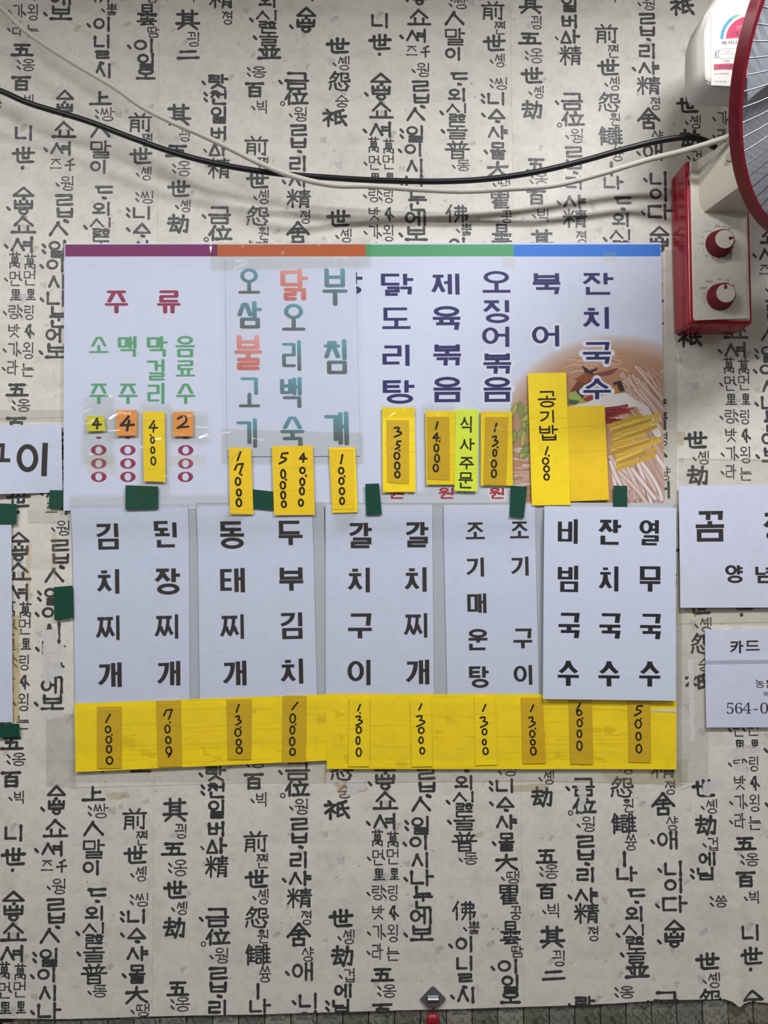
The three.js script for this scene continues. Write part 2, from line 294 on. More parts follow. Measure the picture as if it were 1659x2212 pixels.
// ------------------------------------------------------------------ wallpaper: the print, one repeat of nine columns of brush writing
const REP_W = 778.8, REP_H = 751.08, DROP = 260.17, SEAM = -456;    // a repeat, the step up from strip to strip, the left edge of the strip behind the menu
const INK = [
  // column by column, as they stand in the photograph: sign, centre, size, tone dots
  ['五', 49, 109, 52, 34], ['옹', 63, 142, 28, 28, 2], ['百', 47, 181, 48, 38], ['빅', 64, 218, 22, 28, 1], ['니', 53, 289, 40, 36], ['世', 52, 337, 54, 42], ['.', 50, 363, 8, 6],
  ['ㅿ', 52, 415, 48, 24], ['.', 53, 430, 9, 7], ['봉', 52, 449, 46, 36, 1], ['쇼', 52, 487, 54, 42], ['셔', 50, 530, 52, 38, 1],
  ['萬', 815.5, 1809, 27, 38], ['萬', 849, 1812, 28, 36], ['먼', 817, 1851, 25, 34, 1], ['먼', 849, 1849, 27, 34, 1], ['里', 819, 1888, 27, 27], ['里', 852, 1887, 22, 27], ['링', 815.5, 1927, 24, 33, 1], ['링', 849, 1928, 22, 34, 2],
  ['밧', 817, 1970, 26, 31], ['사', 850, 1971, 24, 33], ['기', 815.5, 2012, 22, 33, 1], ['욍', 849, 2015, 24, 38, 1], ['라', 815.5, 2054, 24, 35, 1], ['는', 849, 2059, 27, 30],
  ['ㅿ', 123, 1707, 42, 25], ['.', 122, 1725, 9, 7], ['봉', 123, 1744, 40, 34, 1], ['쇼', 121.5, 1789, 54, 42], ['셔', 115, 1833, 50, 35, 1], ['즈', 103, 1870, 26, 26], ['千', 134, 1870, 24, 30], ['웡', 129, 1914, 30, 34, 1],
  ['릅', 121.5, 1953, 42, 30], ['ᄇ', 123, 1982, 42, 26], ['.', 126, 2002, 14, 11], ['^', 109, 2020, 46, 36], ['일', 107, 2067, 42, 42, 2], ['이', 102, 2105, 42, 33, 1], ['시', 105, 2144, 40, 36], ['나', 911, 1895, 50, 38, 1], ['눈', 914, 1937, 42, 50], ['에', 910, 1979, 50, 36], ['보', 911, 2015, 50, 36, 1],
  ['上', 203, 1714, 54, 36], ['쌍', 218.5, 1751, 32, 32, 2], ['^', 203, 1789, 48, 36], ['말', 203, 1833, 46, 42], ['이', 198, 1874, 38, 34], ['드', 211, 1927, 42, 20], ['.', 212, 1946, 14, 9], ['외', 205.6, 1972, 42, 34], ['싫', 204, 2012, 50, 42, 1], ['돌', 204, 2056, 46, 44, 1], ['普', 204, 2103, 58, 46], ['동', 217, 2140, 30, 27, 1],
  ['佛', 1003, 1966, 56, 44], ['뿛', 1024, 2003, 24, 28, 1], ['이', 1003, 2039, 40, 36, 1], ['니', 1004, 2080, 38, 34], ['릅', 1005, 2111, 34, 22], ['.', 1004, 2131, 14, 9], ['시', 1007, 2149, 40, 36, 1],
  ['前', 292, 1769, 58, 48], ['쪈', 308, 1809, 26, 32], ['世', 293.5, 1847, 55, 44], ['솅', 306, 1887, 24, 33, 1], ['씽', 308, 1942.5, 30, 30, 2], ['니', 296, 1979, 42, 33, 2], ['ㅿ', 296, 2015, 42, 26, 1], ['.', 298, 2033, 14, 9], ['샤', 297, 2059, 46, 34], ['몰', 297, 2103, 36, 42, 1], ['大', 296, 2148, 54, 42], ['땡', 310, 2181, 30, 28, 1],
  ['瞿', 1098.7, 1931, 44, 45], ['꿍', 1114, 1971, 24, 30], ['曇', 1102.6, 2013.7, 48, 52], ['땀', 1117, 2054, 26, 26], ['이', 1097, 2087, 46, 34, 1], ['일', 1102.6, 2125, 40, 42], ['오', 1102.6, 2154, 44, 28],
  ['其', 379, 1748.6, 56, 54], ['끵', 392, 1795, 26, 32], ['五', 376, 1832.6, 58, 34], ['옹', 390.5, 1874, 30, 36, 2], ['世', 379, 1922, 54, 44], ['솅', 394, 1960.6, 24, 30, 1], ['劫', 377.5, 2003, 52, 48], ['五', 385, 2134, 52, 38], ['옹', 395.6, 2168, 30, 32, 2], ['百', 1180, 1924, 48, 38], ['빅', 1195.6, 1966, 26, 32, 1], ['其', 1193, 2023, 56, 50], ['끵', 1207, 2069, 28, 34], ['二', 1195.6, 2105.5, 54, 28],
  ['랏', 466, 1670, 44, 36, 1], ['천', 468.5, 1706, 40, 36, 2], ['일', 468.5, 1747, 38, 42], ['버', 468.5, 1790, 38, 34], ['ㅿ', 459, 1828, 28, 32, 1], ['ㅏ', 481, 1826, 22, 36], ['精', 468.5, 1871.4, 52, 50], ['금', 470, 1981, 50, 42, 1], ['位', 471, 2022.7, 56, 38], ['웡', 480, 2063, 30, 34, 1], ['릅', 472, 2101.6, 42, 30], ['ᄇ', 472, 2131, 42, 26], ['.', 475, 2151, 14, 10], ['리', 471, 2175, 42, 34], ['샤', 1265, 1933, 50, 34, 1], ['精', 1266.4, 1972, 56, 46], ['졍', 1281.6, 2016, 24, 32],
  ['옹', 560, 157, 30, 26, 2], ['百', 548.7, 1686.5, 48, 40], ['빅', 565.5, 1726.6, 24, 32, 1], ['前', 552.6, 1818, 58, 48], ['쪈', 568, 1858.5, 26, 32], ['世', 555, 1898.6, 55, 44], ['솅', 569.4, 1936, 24, 34, 1], ['怨', 555, 1981, 54, 50], ['훤', 569.4, 2021.4, 24, 30], ['讎', 557.7, 2061.5, 58, 48], ['쓩', 573, 2103, 26, 36], ['ㅣ', 557.7, 2140, 8, 36], ['나', 561.6, 2172.7, 46, 34],
  ['드', 1374, 1928, 40, 20], ['.', 1375, 1948, 14, 9], ['외', 1370, 1973.4, 40, 34], ['싫', 1369, 2016, 50, 42, 1], ['돌', 1374, 2058, 42, 44, 1], ['並', 1375.7, 2095, 54, 36],
  ['금', 643, 1664.6, 54, 42, 1], ['位', 641.8, 1703, 56, 38], ['웡', 652, 1742, 30, 34, 1], ['릅', 647, 1779.6, 40, 30], ['ᄇ', 647, 1809, 40, 26], ['.', 650, 1829, 14, 10], ['리', 645.7, 1857, 40, 38], ['샤', 648, 1897, 48, 34, 1], ['精', 647, 1938.7, 56, 46], ['졍', 662.5, 1981, 24, 32], ['舍', 645.7, 2017.5, 56, 54], ['샹', 665, 2060, 26, 32], ['애', 654.7, 2097.7, 48, 42, 1], ['니', 666.4, 2161, 42, 36, 1], ['이', 1454.6, 1912.5, 42, 34], ['다', 1456, 1952.7, 54, 38, 1], ['ㅿ', 1456, 1997, 46, 24], ['.', 1456, 2012, 9, 7], ['봉', 1456, 2030, 46, 34, 1],
  ['世', 730, 101, 54, 40], ['솅', 743, 138, 26, 32, 1], ['怨', 733, 177, 50, 48], ['숭', 739, 220, 28, 28], ['祇', 723, 256, 58, 44], ['世', 731.6, 473.4, 54, 42], ['솅', 754, 2022.7, 26, 32, 1], ['劫', 740, 2064, 52, 48], ['겁', 755.6, 2105.5, 24, 30, 1], ['에', 741.4, 2139, 40, 32], ['님', 737.5, 2171.4, 40, 30, 2], ['씅', 1557, 1946, 26, 26, 2],
].map(([ch, px, py, w, h, t]) => {
  let [x, y] = wallXY(px, py);
  const [x2] = wallXY(px + 50, py), k = (x2 - x) / 50, n = Math.floor((x - SEAM) / REP_W);   // size in wall units, moved into the strip behind the menu
  x -= n * REP_W; y -= n * DROP; y -= Math.floor(y / REP_H) * REP_H;
  const small = Math.min(w, h) < 33 && !hanja[ch] && ch !== '.' && ch !== 'ㅿ' && ch !== '오' && w < 34;
  const lw = ch === '.' ? 7.5 : ch === 'ㅣ' || ch === 'ㅏ' ? 7 : '萬里'.includes(ch) ? 3.3 : '讎精瞿曇普前佛怨'.includes(ch) ? 4.7 : hanja[ch] ? ('사千'.includes(ch) ? 4.2 : 6.4) : small ? 2.9 : '먼링밧기라는욍'.includes(ch) ? 3.3 : '싫돌말'.includes(ch) ? 4.8 : 6.2;
  return { ch, x, y, w: w * k, h: h * k, t, lw: lw * k, soft: rnd() };
});
const FLECKS = Array.from({ length: 70 }, () => ({ x: SEAM + rnd() * REP_W, y: rnd() * REP_H, r: 3 + rnd() * 8, a: rnd() * 3, c: rnd() }));
function drawInk(x, e, cx, cy, S) {
  const g = Math.floor(54 + e.soft * 10);
  x.fillStyle = x.strokeStyle = x.gloss ?? `rgb(${g},${g},${g + 2})`;
  const st = hanja[e.ch] ?? (e.ch === '.' ? [[[0.1, 0.2], [0.9, 0.8]]] : e.ch === 'ㅏ' ? [[[0.3, 0], [0.3, 1]], [[0.3, 0.46], [1, 0.48]]] : syllable(e.ch, 'brush'));
  brush(x, st, cx, cy, e.w * S, e.h * S, e.lw * S);
  if (e.ch === '位') { x.lineWidth = 2.6 * S; x.beginPath(); x.arc(cx - 30 * S, cy + 14 * S, 4.5 * S, 0, 7); x.stroke(); }
  for (let k = 0; k < (e.t ?? 0); k++) {
    const d = e.w * S / 2 + 9 * S * (e.w > 33 ? 1 : 0.75), dy = (e.t === 2 ? (k - 0.5) * 13 : 3) * S, r = e.w > 33 ? 4.6 : 3.2;
    x.lineWidth = r * 1.25 * S; x.lineCap = 'round'; x.beginPath(); x.moveTo(cx - d - 3 * S, cy + dy - 3 * S); x.lineTo(cx - d + 2 * S, cy + dy + 2.5 * S); x.stroke();
  }
}
function drawWallpaper(x, X0, YT, W, H, S, marks, gloss) {                 // a window of the endless print: wall units X0.., downwards from YT
  x.fillStyle = gloss ? '#00a400' : '#dbd7cd'; x.fillRect(0, 0, W * S, H * S); x.gloss = gloss;
  if (!gloss) { mottle(x, W * S, H * S, 0.08, 420 * S); mottle(x, W * S, H * S, 0.07, 97 * S); }
  for (const e of gloss ? INK : [...FLECKS, ...INK]) {
    const e0 = Math.floor((X0 + 1 - SEAM) / REP_W);
    for (let n = e0 - 1; n <= e0 + 1; n++) for (let m = -4; m <= 4; m++) {
      const wx = e.x + n * REP_W, wy = e.y + n * DROP + m * REP_H, cx = (wx - X0) * S, cy = (YT - wy) * S;
      if (cx < -60 * S || cx > (W + 60) * S || cy < -60 * S || cy > (H + 60) * S) continue;
      if (e.ch) { drawInk(x, e, cx, cy, S); continue; }
      x.fillStyle = e.c > 0.6 ? 'rgba(140,132,150,0.26)' : 'rgba(130,126,118,0.26)';
      x.beginPath(); x.ellipse(cx, cy, e.r * S, e.r * 0.55 * S, e.a, 0, 7); x.fill();
      x.beginPath(); x.ellipse(cx + e.r * S * 0.6, cy - e.r * 0.5 * S, e.r * 0.5 * S, e.r * 0.3 * S, e.a + 1, 0, 7); x.fill();
    }
  }
  if (marks) marks(x, (px, py) => { const [wx, wy] = wallXY(px, py); return [(wx - X0) * S, (YT - wy) * S]; }, S);
}
// stains, scraped places and old tape marks, at their places on the wall
function blot(x, to, S, pts, color, ragged = 3) {
  x.fillStyle = color; x.beginPath();
  for (let i = 0; i < pts.length; i++) {
    const a = pts[i], b = pts[(i + 1) % pts.length], n = Math.max(2, Math.round(Math.hypot(a[0] - b[0], a[1] - b[1]) / 6));
    for (let k = 0; k < n; k++) { const p = to(a[0] + (b[0] - a[0]) * k / n + (rnd() - 0.5) * ragged, a[1] + (b[1] - a[1]) * k / n + (rnd() - 0.5) * ragged); x.lineTo(p[0], p[1]); }
  }
  x.fill();
}
function marks(x, to, S) {
  const keep = seed; seed = 777;
  const rect = (a, b, c, d) => [[a, b], [c, b], [c, d], [a, d]];
  // bands left by old tape, with straight edges
  for (const [r, c] of [[rect(150, 1640, 1486, 1690), 'rgba(120,116,84,0.20)'], [rect(-40, 885, 140, 912), 'rgba(110,108,92,0.22)'], [rect(60, 1060, 150, 1128), 'rgba(120,112,90,0.15)'], [rect(1465, 990, 1700, 1052), 'rgba(120,116,96,0.16)'], [rect(1440, 1312, 1700, 1350), 'rgba(122,118,80,0.22)'], [rect(1462, 1350, 1530, 1690), 'rgba(120,116,96,0.18)'], [rect(1450, 1090, 1472, 1700), 'rgba(112,108,90,0.25)'], [rect(100, 1540, 165, 1700), 'rgba(110,106,92,0.2)'], [rect(1437, 540, 1462, 1100), 'rgba(112,110,92,0.22)']]) blot(x, to, S, r, c, 1.2);
  // brown glue and damp
  for (const [p, c] of [[[[225, 1712], [275, 1708], [283, 1722], [240, 1728]], 'rgba(160,132,90,0.35)'], [[[1105, 1697], [1180, 1690], [1184, 1704], [1112, 1712]], 'rgba(160,132,90,0.4)'], [[[722, 1690], [790, 1690], [796, 1706], [735, 1722]], 'rgba(170,140,96,0.45)'], [[[115, 1145], [124, 1150], [122, 1260], [112, 1240]], 'rgba(178,146,96,0.28)'], [[[58, 1170], [68, 1175], [66, 1290], [56, 1280]], 'rgba(178,146,96,0.28)'], [[[1462, 930], [1480, 935], [1476, 962], [1460, 958]], 'rgba(150,128,84,0.35)'], [[[1494, 1312], [1500, 1312], [1502, 1332], [1498, 1334]], 'rgba(150,104,60,0.6)'], [[[1290, 1668], [1470, 1666], [1482, 1692], [1330, 1694]], 'rgba(150,136,98,0.3)'], [[[25, 1330], [44, 1330], [44, 1560], [25, 1560]], 'rgba(184,150,84,0.5)'], [[[1062, 2003], [1068, 2003], [1068, 2008], [1062, 2008]], 'rgba(130,84,40,0.6)'], [[[1072, 2005], [1078, 2004], [1077, 2009]], 'rgba(120,74,30,0.8)']]) blot(x, to, S, p, c, 4);
  // paper torn off with the print, the pale ground showing
  for (const p of [[[752, 1684], [786, 1682], [790, 1700], [764, 1716], [744, 1722], [750, 1704]], [[1246, 1692], [1264, 1698], [1268, 1722], [1258, 1756], [1248, 1752], [1250, 1720]], [[1520, 1690], [1556, 1684], [1560, 1702], [1540, 1706], [1530, 1722], [1512, 1712]],
    [[95, 1362], [125, 1356], [128, 1376], [118, 1388], [140, 1394], [146, 1420], [122, 1424], [146, 1452], [118, 1462], [100, 1486], [92, 1440]], [[92, 1536], [120, 1532], [138, 1536], [140, 1550], [96, 1552]], [[1486, 1424], [1497, 1424], [1500, 1600], [1490, 1600]], [[1574, 1618], [1640, 1612], [1642, 1624], [1590, 1640], [1572, 1634]], [[1590, 1648], [1610, 1646], [1612, 1664], [1588, 1668]]]) {
    blot(x, to, S, p, 'rgba(206,204,202,0.96)', 5);
  }
  blot(x, to, S, [[700, 1660], [712, 1658], [704, 1690], [698, 1700]], 'rgba(150,120,80,0.35)', 5);
  x.strokeStyle = 'rgba(96,90,74,0.5)'; x.lineWidth = 1.1 * S;
  for (const p of [[[150, 1702], [480, 1692], [770, 1690], [1150, 1686], [1480, 1694]], [[0, 906], [140, 902]], [[1465, 992], [1659, 996]], [[1462, 1348], [1659, 1344]], [[60, 1130], [152, 1128]], [[1466, 1706], [1502, 1694]], [[1090, 560], [1092, 540]]]) { x.beginPath(); for (const [a, b] of p) { const q = to(a, b); x.lineTo(q[0], q[1]); } x.stroke(); }
  for (let k = 0; k < 420; k++) { const q = to(rnd() * 1659, rnd() * 2212), r = (0.5 + rnd() * 1.1) * S; x.fillStyle = rnd() < 0.3 ? 'rgba(96,70,40,0.65)' : 'rgba(60,58,54,0.55)'; x.beginPath(); x.arc(q[0], q[1], r, 0, 7); x.fill(); }
  seed = keep;
}
const embossTile = (() => {                                         // the crinkled relief of the wallpaper
  const c = canvas(512, 512), x = c.getContext('2d');
  x.fillStyle = '#777'; x.fillRect(0, 0, 512, 512); x.lineCap = 'round';
  for (let k = 0; k < 3000; k++) {
    const cx = rnd() * 512, cy = rnd() * 512, r = 3 + rnd() * 9, a = rnd() * 6.3, b = a + 0.6 + rnd() * 2, v = Math.floor(60 + rnd() * 150);
    x.strokeStyle = `rgba(${v},${v},${v},0.75)`; x.lineWidth = 1.2 + rnd() * 1.6;
    for (const dx of [-512, 0, 512]) for (const dy of [-512, 0, 512]) { if (cx + dx < -20 || cx + dx > 532 || cy + dy < -20 || cy + dy > 532) continue; x.beginPath(); x.arc(cx + dx, cy + dy, r, a, b); x.stroke(); }
  }
  return c;
})();
const wallEmboss = tex(embossTile, false); wallEmboss.wrapS = wallEmboss.wrapT = THREE.RepeatWrapping;
const paperLook = (map, uvToTile, rough) => { const b = wallEmboss.clone(); b.repeat.set(...uvToTile); return std({ map, bumpMap: b, bumpScale: 0.0007, roughnessMap: rough ?? null, roughness: rough ? 1 : 0.62 }); };   // the ink is smoother than the paper
const Y_TOP = (CEIL - EYE) / M, Y_SPLIT = 70, Y_HIGH = 1290, Y_LOW = -1150;
const tileCanvas = canvas(REP_W, REP_H);
drawWallpaper(tileCanvas.getContext('2d'), SEAM, REP_H, REP_W, REP_H, 1, null);
const tileTex = tex(tileCanvas); tileTex.wrapS = tileTex.wrapT = THREE.RepeatWrapping;
const tileMat = paperLook(tileTex, [6, 6]);
// lower edge of the paper over the stone tiles, in photo points
const EDGE = [[-900, 2222], [0, 2199], [60, 2199], [130, 2200], [245, 2197], [300, 2195], [420, 2192], [560, 2190], [680, 2186], [800, 2183], [860, 2181], [1000, 2178], [1080, 2175], [1160, 2173], [1240, 2170], [1330, 2166], [1420, 2160], [1500, 2158], [1560, 2157], [1578, 2158], [1584, 2171], [1592, 2166], [1620, 2162], [1659, 2165], [2500, 2140]].map(([a, b]) => wallXY(a, b));
const edgeY = (x) => { for (let i = 0; i + 1 < EDGE.length; i++) if (x <= EDGE[i + 1][0]) { const [a, b] = EDGE[i], [c, d] = EDGE[i + 1]; return b + (d - b) * Math.max(0, x - a) / (c - a); } return EDGE.at(-1)[1]; };
const wallPaper = new THREE.Group(); wallPaper.name = 'wall_paper'; wallPaper.userData.kind = 'structure'; scene.add(wallPaper);
for (let n = -5; n <= 5; n++) {
  const x0 = Math.max(SEAM + n * REP_W + 0.12, -RX / M), x1 = Math.min(SEAM + (n + 1) * REP_W - 0.12, RX / M);
  if (x1 - x0 < 5) continue;
  const own = n >= -1 && n <= 1, left = SEAM + n * REP_W, bands = own ? [[Y_TOP, Y_HIGH], [Y_HIGH, Y_SPLIT], [Y_SPLIT, Y_LOW - 60]] : [[Y_TOP, Y_LOW - 60]];
  const pos = [], uv = [], idx = [], g = new THREE.BufferGeometry(), nx = own ? 60 : 8;
  bands.forEach(([t, b], k) => {
    const tiled = !own || k === 0, ny = k === bands.length - 1 ? 6 : 1, from = pos.length / 3, start = idx.length;
    for (let j = 0; j <= ny; j++) for (let i = 0; i <= nx; i++) {
      const x = x0 + (x1 - x0) * i / nx, low = k === bands.length - 1 ? edgeY(x) : b, y = t + (low - t) * j / ny;
      const curl = Math.max(0, 1 - Math.abs(x - wallXY(1588, 2160)[0]) / 22) * Math.max(0, 1 - (y - edgeY(x)) / 26);
      pos.push(x * M, EYE + y * M, 0.0015 + 0.010 * curl * (k === bands.length - 1 ? 1 : 0));
      if (tiled) uv.push((x - left) / REP_W, (y - n * DROP) / REP_H);
      else { const [ct, cb] = k === 1 ? [Y_HIGH, Y_SPLIT] : [Y_SPLIT, Y_LOW]; uv.push((x - left) / REP_W, (y - cb) / (ct - cb)); }
    }
    for (let j = 0; j < ny; j++) for (let i = 0; i < nx; i++) { const a = from + j * (nx + 1) + i, c = a + nx + 1; idx.push(a, c, a + 1, a + 1, c, c + 1); }
    g.addGroup(start, idx.length - start, k);
  });
  g.setAttribute('position', new THREE.Float32BufferAttribute(pos, 3)); g.setAttribute('uv', new THREE.Float32BufferAttribute(uv, 2)); g.setIndex(idx); g.computeVertexNormals();
  const mats = [tileMat];
  if (own) for (const [t, b] of [[Y_HIGH, Y_SPLIT], [Y_SPLIT, Y_LOW]]) {
    const S = 1.66, c = canvas(REP_W * S, (t - b) * S); drawWallpaper(c.getContext('2d'), left, t, REP_W, t - b, S, marks);
    const d = canvas(REP_W * S / 2, (t - b) * S / 2); drawWallpaper(d.getContext('2d'), left, t, REP_W, t - b, S / 2, null, '#006a00');
    mats.push(paperLook(tex(c), [6, 6 * (t - b) / REP_H], tex(d, false)));
  }
  mesh('wallpaper_strip', g, own ? mats : tileMat, wallPaper);
}

// ------------------------------------------------------------------ stone tiles below the paper
const stoneMats = Array.from({ length: 6 }, (_, k) => {
  const c = canvas(128, 192), x = c.getContext('2d');
  x.fillStyle = ['#7c7c6c', '#86867a', '#6a6a5c', '#7e7b69', '#74766c', '#8b8a7d'][k]; x.fillRect(0, 0, 128, 192);
  mottle(x, 128, 192, 0.85, 110); x.translate(30 * k, 17 * k);
  for (let i = 0; i < 40; i++) { const px = rnd() * 150 - 40, py = rnd() * 200 - 40; x.strokeStyle = rnd() < 0.7 ? 'rgba(40,40,28,0.35)' : 'rgba(176,176,162,0.16)'; x.lineWidth = 2 + rnd() * 10; x.lineCap = x.lineJoin = 'round'; x.beginPath(); x.moveTo(px, py); for (let q = 0; q < 5; q++) x.lineTo(px + q * 6 + rnd() * 14 - 6, py + q * 8 + rnd() * 18 - 8); x.stroke(); }
  const t = tex(c); return std({ map: t, roughness: 0.75, bumpMap: tex(c, false), bumpScale: 0.0012 });
});
const tileWall = new THREE.Group(); tileWall.name = 'wall_tiles'; tileWall.userData.kind = 'structure'; scene.add(tileWall);
mesh('mortar_bed', bx(-RX, RX, 0, EYE + wallXY(829, 2140)[1] * M, -0.014, -0.008), std({ color: 0x2c2a24, roughness: 0.95 }), tileWall);
{
  const pitch = 54.6, J0 = wallXY(300, 2202), J1 = wallXY(1400, 2166), slope = (J1[1] - J0[1]) / (J1[0] - J0[0]), joint = J0[1], variants = [];
  for (let v = 0; v < 4; v++) variants.push(new RoundedBoxGeometry((pitch - 1.4) * M, 1, 0.0085, 2, 0.0016));
  const rows = [[joint + 34, joint + 1.4]]; for (let r = 0; r < 12; r++) rows.push([joint - r * 82, joint - (r + 1) * 82 + 1.4]);
  rows.forEach(([t, b], r) => {
    for (let i = -20; i < 20; i++) {
      const x = (wallXY(1132, 2200)[0] + (i + (r % 2 ? 0 : 0.42)) * pitch + (r > 1 ? rnd() * 3 : 0)), big = 1 + Math.floor(rnd() * 1.3);
      const o = mesh('stone', variants[(i + 40) % 4], stoneMats[Math.floor(rnd() * 6)], tileWall);
      o.scale.y = (t - b) * M; o.rotation.z = Math.atan(slope); o.position.set((x + pitch / 2) * M, EYE + ((t + b) / 2 + slope * (x + pitch / 2 - J0[0])) * M, -0.0052 + (rnd() - 0.5) * 0.0022);
    }
  });
}

// ------------------------------------------------------------------ the printed menu board
const smooth = (a, b, t) => { const k = Math.min(1, Math.max(0, (t - a) / (b - a))); return k * k * (3 - 2 * k); };
const PAPER = '#cad1e4', YELLOW = '#fbdb1c', OCHRE = '#d3ad1e';
function blank(P, color, dirt = 0.03) { P.x.fillStyle = color; P.x.fillRect(0, 0, P.c.width, P.c.height); mottle(P.x, P.c.width, P.c.height, dirt, 190 * P.s); }
function specks(P, n, color = 'rgba(40,36,30,0.5)') { n = Math.round(n * 0.6); for (let k = 0; k < n; k++) { P.x.fillStyle = color; P.x.beginPath(); P.x.arc(rnd() * P.c.width, rnd() * P.c.height, (0.35 + rnd() * 0.5) * P.s, 0, 7); P.x.fill(); } }
const printed = (P, o = {}) => std({ map: tex(P.c), roughness: 0.6, ...o });
{
  const Q = [[139, 526], [1428, 523.5], [1436, 1087], [137, 1103]], P = printFor(Q, 1.55), x = P.x, s = P.s;
  blank(P, '#cad1e4', 0.02);
  const poly = (pts, c) => { x.fillStyle = c; x.beginPath(); for (const [a, b] of pts) { const q = P.to(a, b); x.lineTo(q[0], q[1]); } x.fill(); };
  for (const [a, b, c] of [[141, 465.5, '#761c5e'], [465.5, 784, '#bd5b30'], [784, 1105, '#4d9a6b'], [1105, 1427, '#2c74d2']]) poly([[a, 528.5], [b, 528], [b, 554], [a, 554.5]], c);
  // the noodle picture printed in the corner
  x.save(); x.beginPath(); for (const [a, b] of [[1098, 700], [1434, 700], [1440, 1086], [1098, 1088]]) { const q = P.to(a, b); x.lineTo(q[0], q[1]); } x.clip();
  const [gx, gy] = P.to(1330, 1010), gr = x.createRadialGradient(gx, gy, 60 * s, gx, gy, 300 * s);
  gr.addColorStop(0, '#b58a6c'); gr.addColorStop(0.55, '#ab7c5e'); gr.addColorStop(0.78, '#b08a70'); gr.addColorStop(0.9, 'rgba(190,168,156,0.8)'); gr.addColorStop(1, 'rgba(211,214,228,0)');
  x.fillStyle = gr; x.beginPath(); x.ellipse(gx, gy, 300 * s, 290 * s, 0, 0, 7); x.fill();
  const keep = seed; seed = 4242;
  const strand = (px, py, dx, dy, bow, w, c, e) => { const a = P.to(px, py), b = P.to(px + dx, py + dy), m = P.to(px + dx / 2 + bow, py + dy / 2 + bow * 0.6); for (const [cc, ww] of [[e, w * 1.5], [c, w]]) { x.strokeStyle = cc; x.lineWidth = ww * s; x.lineCap = 'round'; x.beginPath(); x.moveTo(...a); x.quadraticCurveTo(...m, ...b); x.stroke(); } };
  for (let k = 0; k < 60; k++) strand(1320 + rnd() * 110, 790 + rnd() * 140, 30 + rnd() * 40, 50 + rnd() * 50, -20 + rnd() * 60, 5.6, ['#c4a594', '#b8937f', '#cfb6a8'][k % 3], 'rgba(130,92,74,0.5)');
  for (let k = 0; k < 16; k++) strand(1210 + rnd() * 90, 770 + rnd() * 40, 40 + rnd() * 30, -6 + rnd() * 24, -8 - rnd() * 18, 3.6, '#c9a08a', 'rgba(160,110,84,0.4)');
  for (let k = 0; k < 46; k++) strand(1310 + rnd() * 110, 980 + rnd() * 40, 20 + rnd() * 50, 60 + rnd() * 40, -10 + rnd() * 40, 7.5, ['#ccb6b0', '#d6c8c6', '#b8968a'][k % 3], 'rgba(134,96,80,0.5)');
  for (let k = 0; k < 26; k++) strand(1096 + rnd() * 40, 970 + rnd() * 90, 30 + rnd() * 40, -14 + rnd() * 30, -10 + rnd() * 20, 5.4, ['#ccb6ac', '#bd9a88'][k % 2], 'rgba(136,96,80,0.45)');
  for (let k = 0; k < 14; k++) { x.fillStyle = ['#9a9a52', '#aca65a', '#84904e'][k % 3]; const q = P.to(1100 + rnd() * 40, 880 + rnd() * 100); x.beginPath(); x.ellipse(q[0], q[1], (10 + rnd() * 10) * s, 6 * s, 1.2 + rnd() * 1.6, 0, 7); x.fill(); x.strokeStyle = 'rgba(46,84,50,0.7)'; x.lineWidth = 1.2 * s; x.stroke(); }
  poly([[1225, 846], [1258, 858], [1256, 874], [1225, 872]], '#93ad52'); poly([[1225, 864], [1250, 868], [1240, 876], [1225, 875]], '#3f5a34');
  for (const [pts, c] of [[[[1253, 790], [1284, 812], [1275, 816], [1260, 806]], '#231c22'], [[[1262, 806], [1289, 795], [1286, 802], [1270, 810]], '#3a2024'], [[[1226, 850], [1246, 822], [1268, 812], [1276, 826], [1250, 842]], '#6d3524'], [[[1236, 822], [1262, 806], [1282, 814], [1262, 830]], '#8a4a2c'], [[[1240, 846], [1262, 838], [1256, 864]], '#2c2020'], [[[1270, 812], [1336, 796], [1318, 812], [1290, 816]], '#7a3f3a'], [[[1322, 828], [1340, 824], [1348, 846], [1332, 850], [1324, 838]], '#2a2224'], [[[1256, 864], [1290, 846], [1300, 858], [1270, 872]], '#8c3526'], [[[1318, 838], [1330, 832], [1340, 854], [1326, 858]], '#b8733c'], [[[1262, 872], [1300, 856], [1350, 850], [1366, 862], [1380, 880], [1300, 884], [1228, 878]], '#d9d4d0'], [[[1366, 862], [1400, 880], [1430, 940], [1420, 950], [1384, 900]], '#d4ccc8']]) poly(pts, c);
  for (let k = 0; k < 15; k++) strand(1302 + rnd() * 10, 884 + k * 2.2, 26 + rnd() * 32, -10 + rnd() * 8 + (k > 9 ? 6 : 0), -2 + rnd() * 4, 3, ['#8e1f26', '#a82c30', '#751820'][k % 3], 'rgba(70,14,18,0.6)');
  for (let k = 0; k < 22; k++) { const y = 880 + k * 5.6 + rnd() * 4, l = 60 + rnd() * 50, st = 1306 + k * 0.6 + rnd() * 14, d = -8 - rnd() * 18; if (k < 4 && st < 1340) continue; poly([[st, y + 10], [st + l, y + d], [st + l + 2, y + d + 8], [st, y + 19]], ['#cfac40', '#c29a34', '#d8bb56', '#b48a2c'][k % 4]); }
  for (let k = 0; k < 9; k++) strand(1312 + rnd() * 30, 900 + k * 12, 60, -14, 2, 1, '#a5761e', 'rgba(0,0,0,0)');
  x.restore(); seed = keep;
  // lettering
  for (const [c, a, b] of [['주', 249.6, 653.7], ['류', 361, 653.7]]) write(P, c, a, b, 49, 50, { style: 'round', color: '#8c2f4d', tv: 0.19, th: 0.12 });
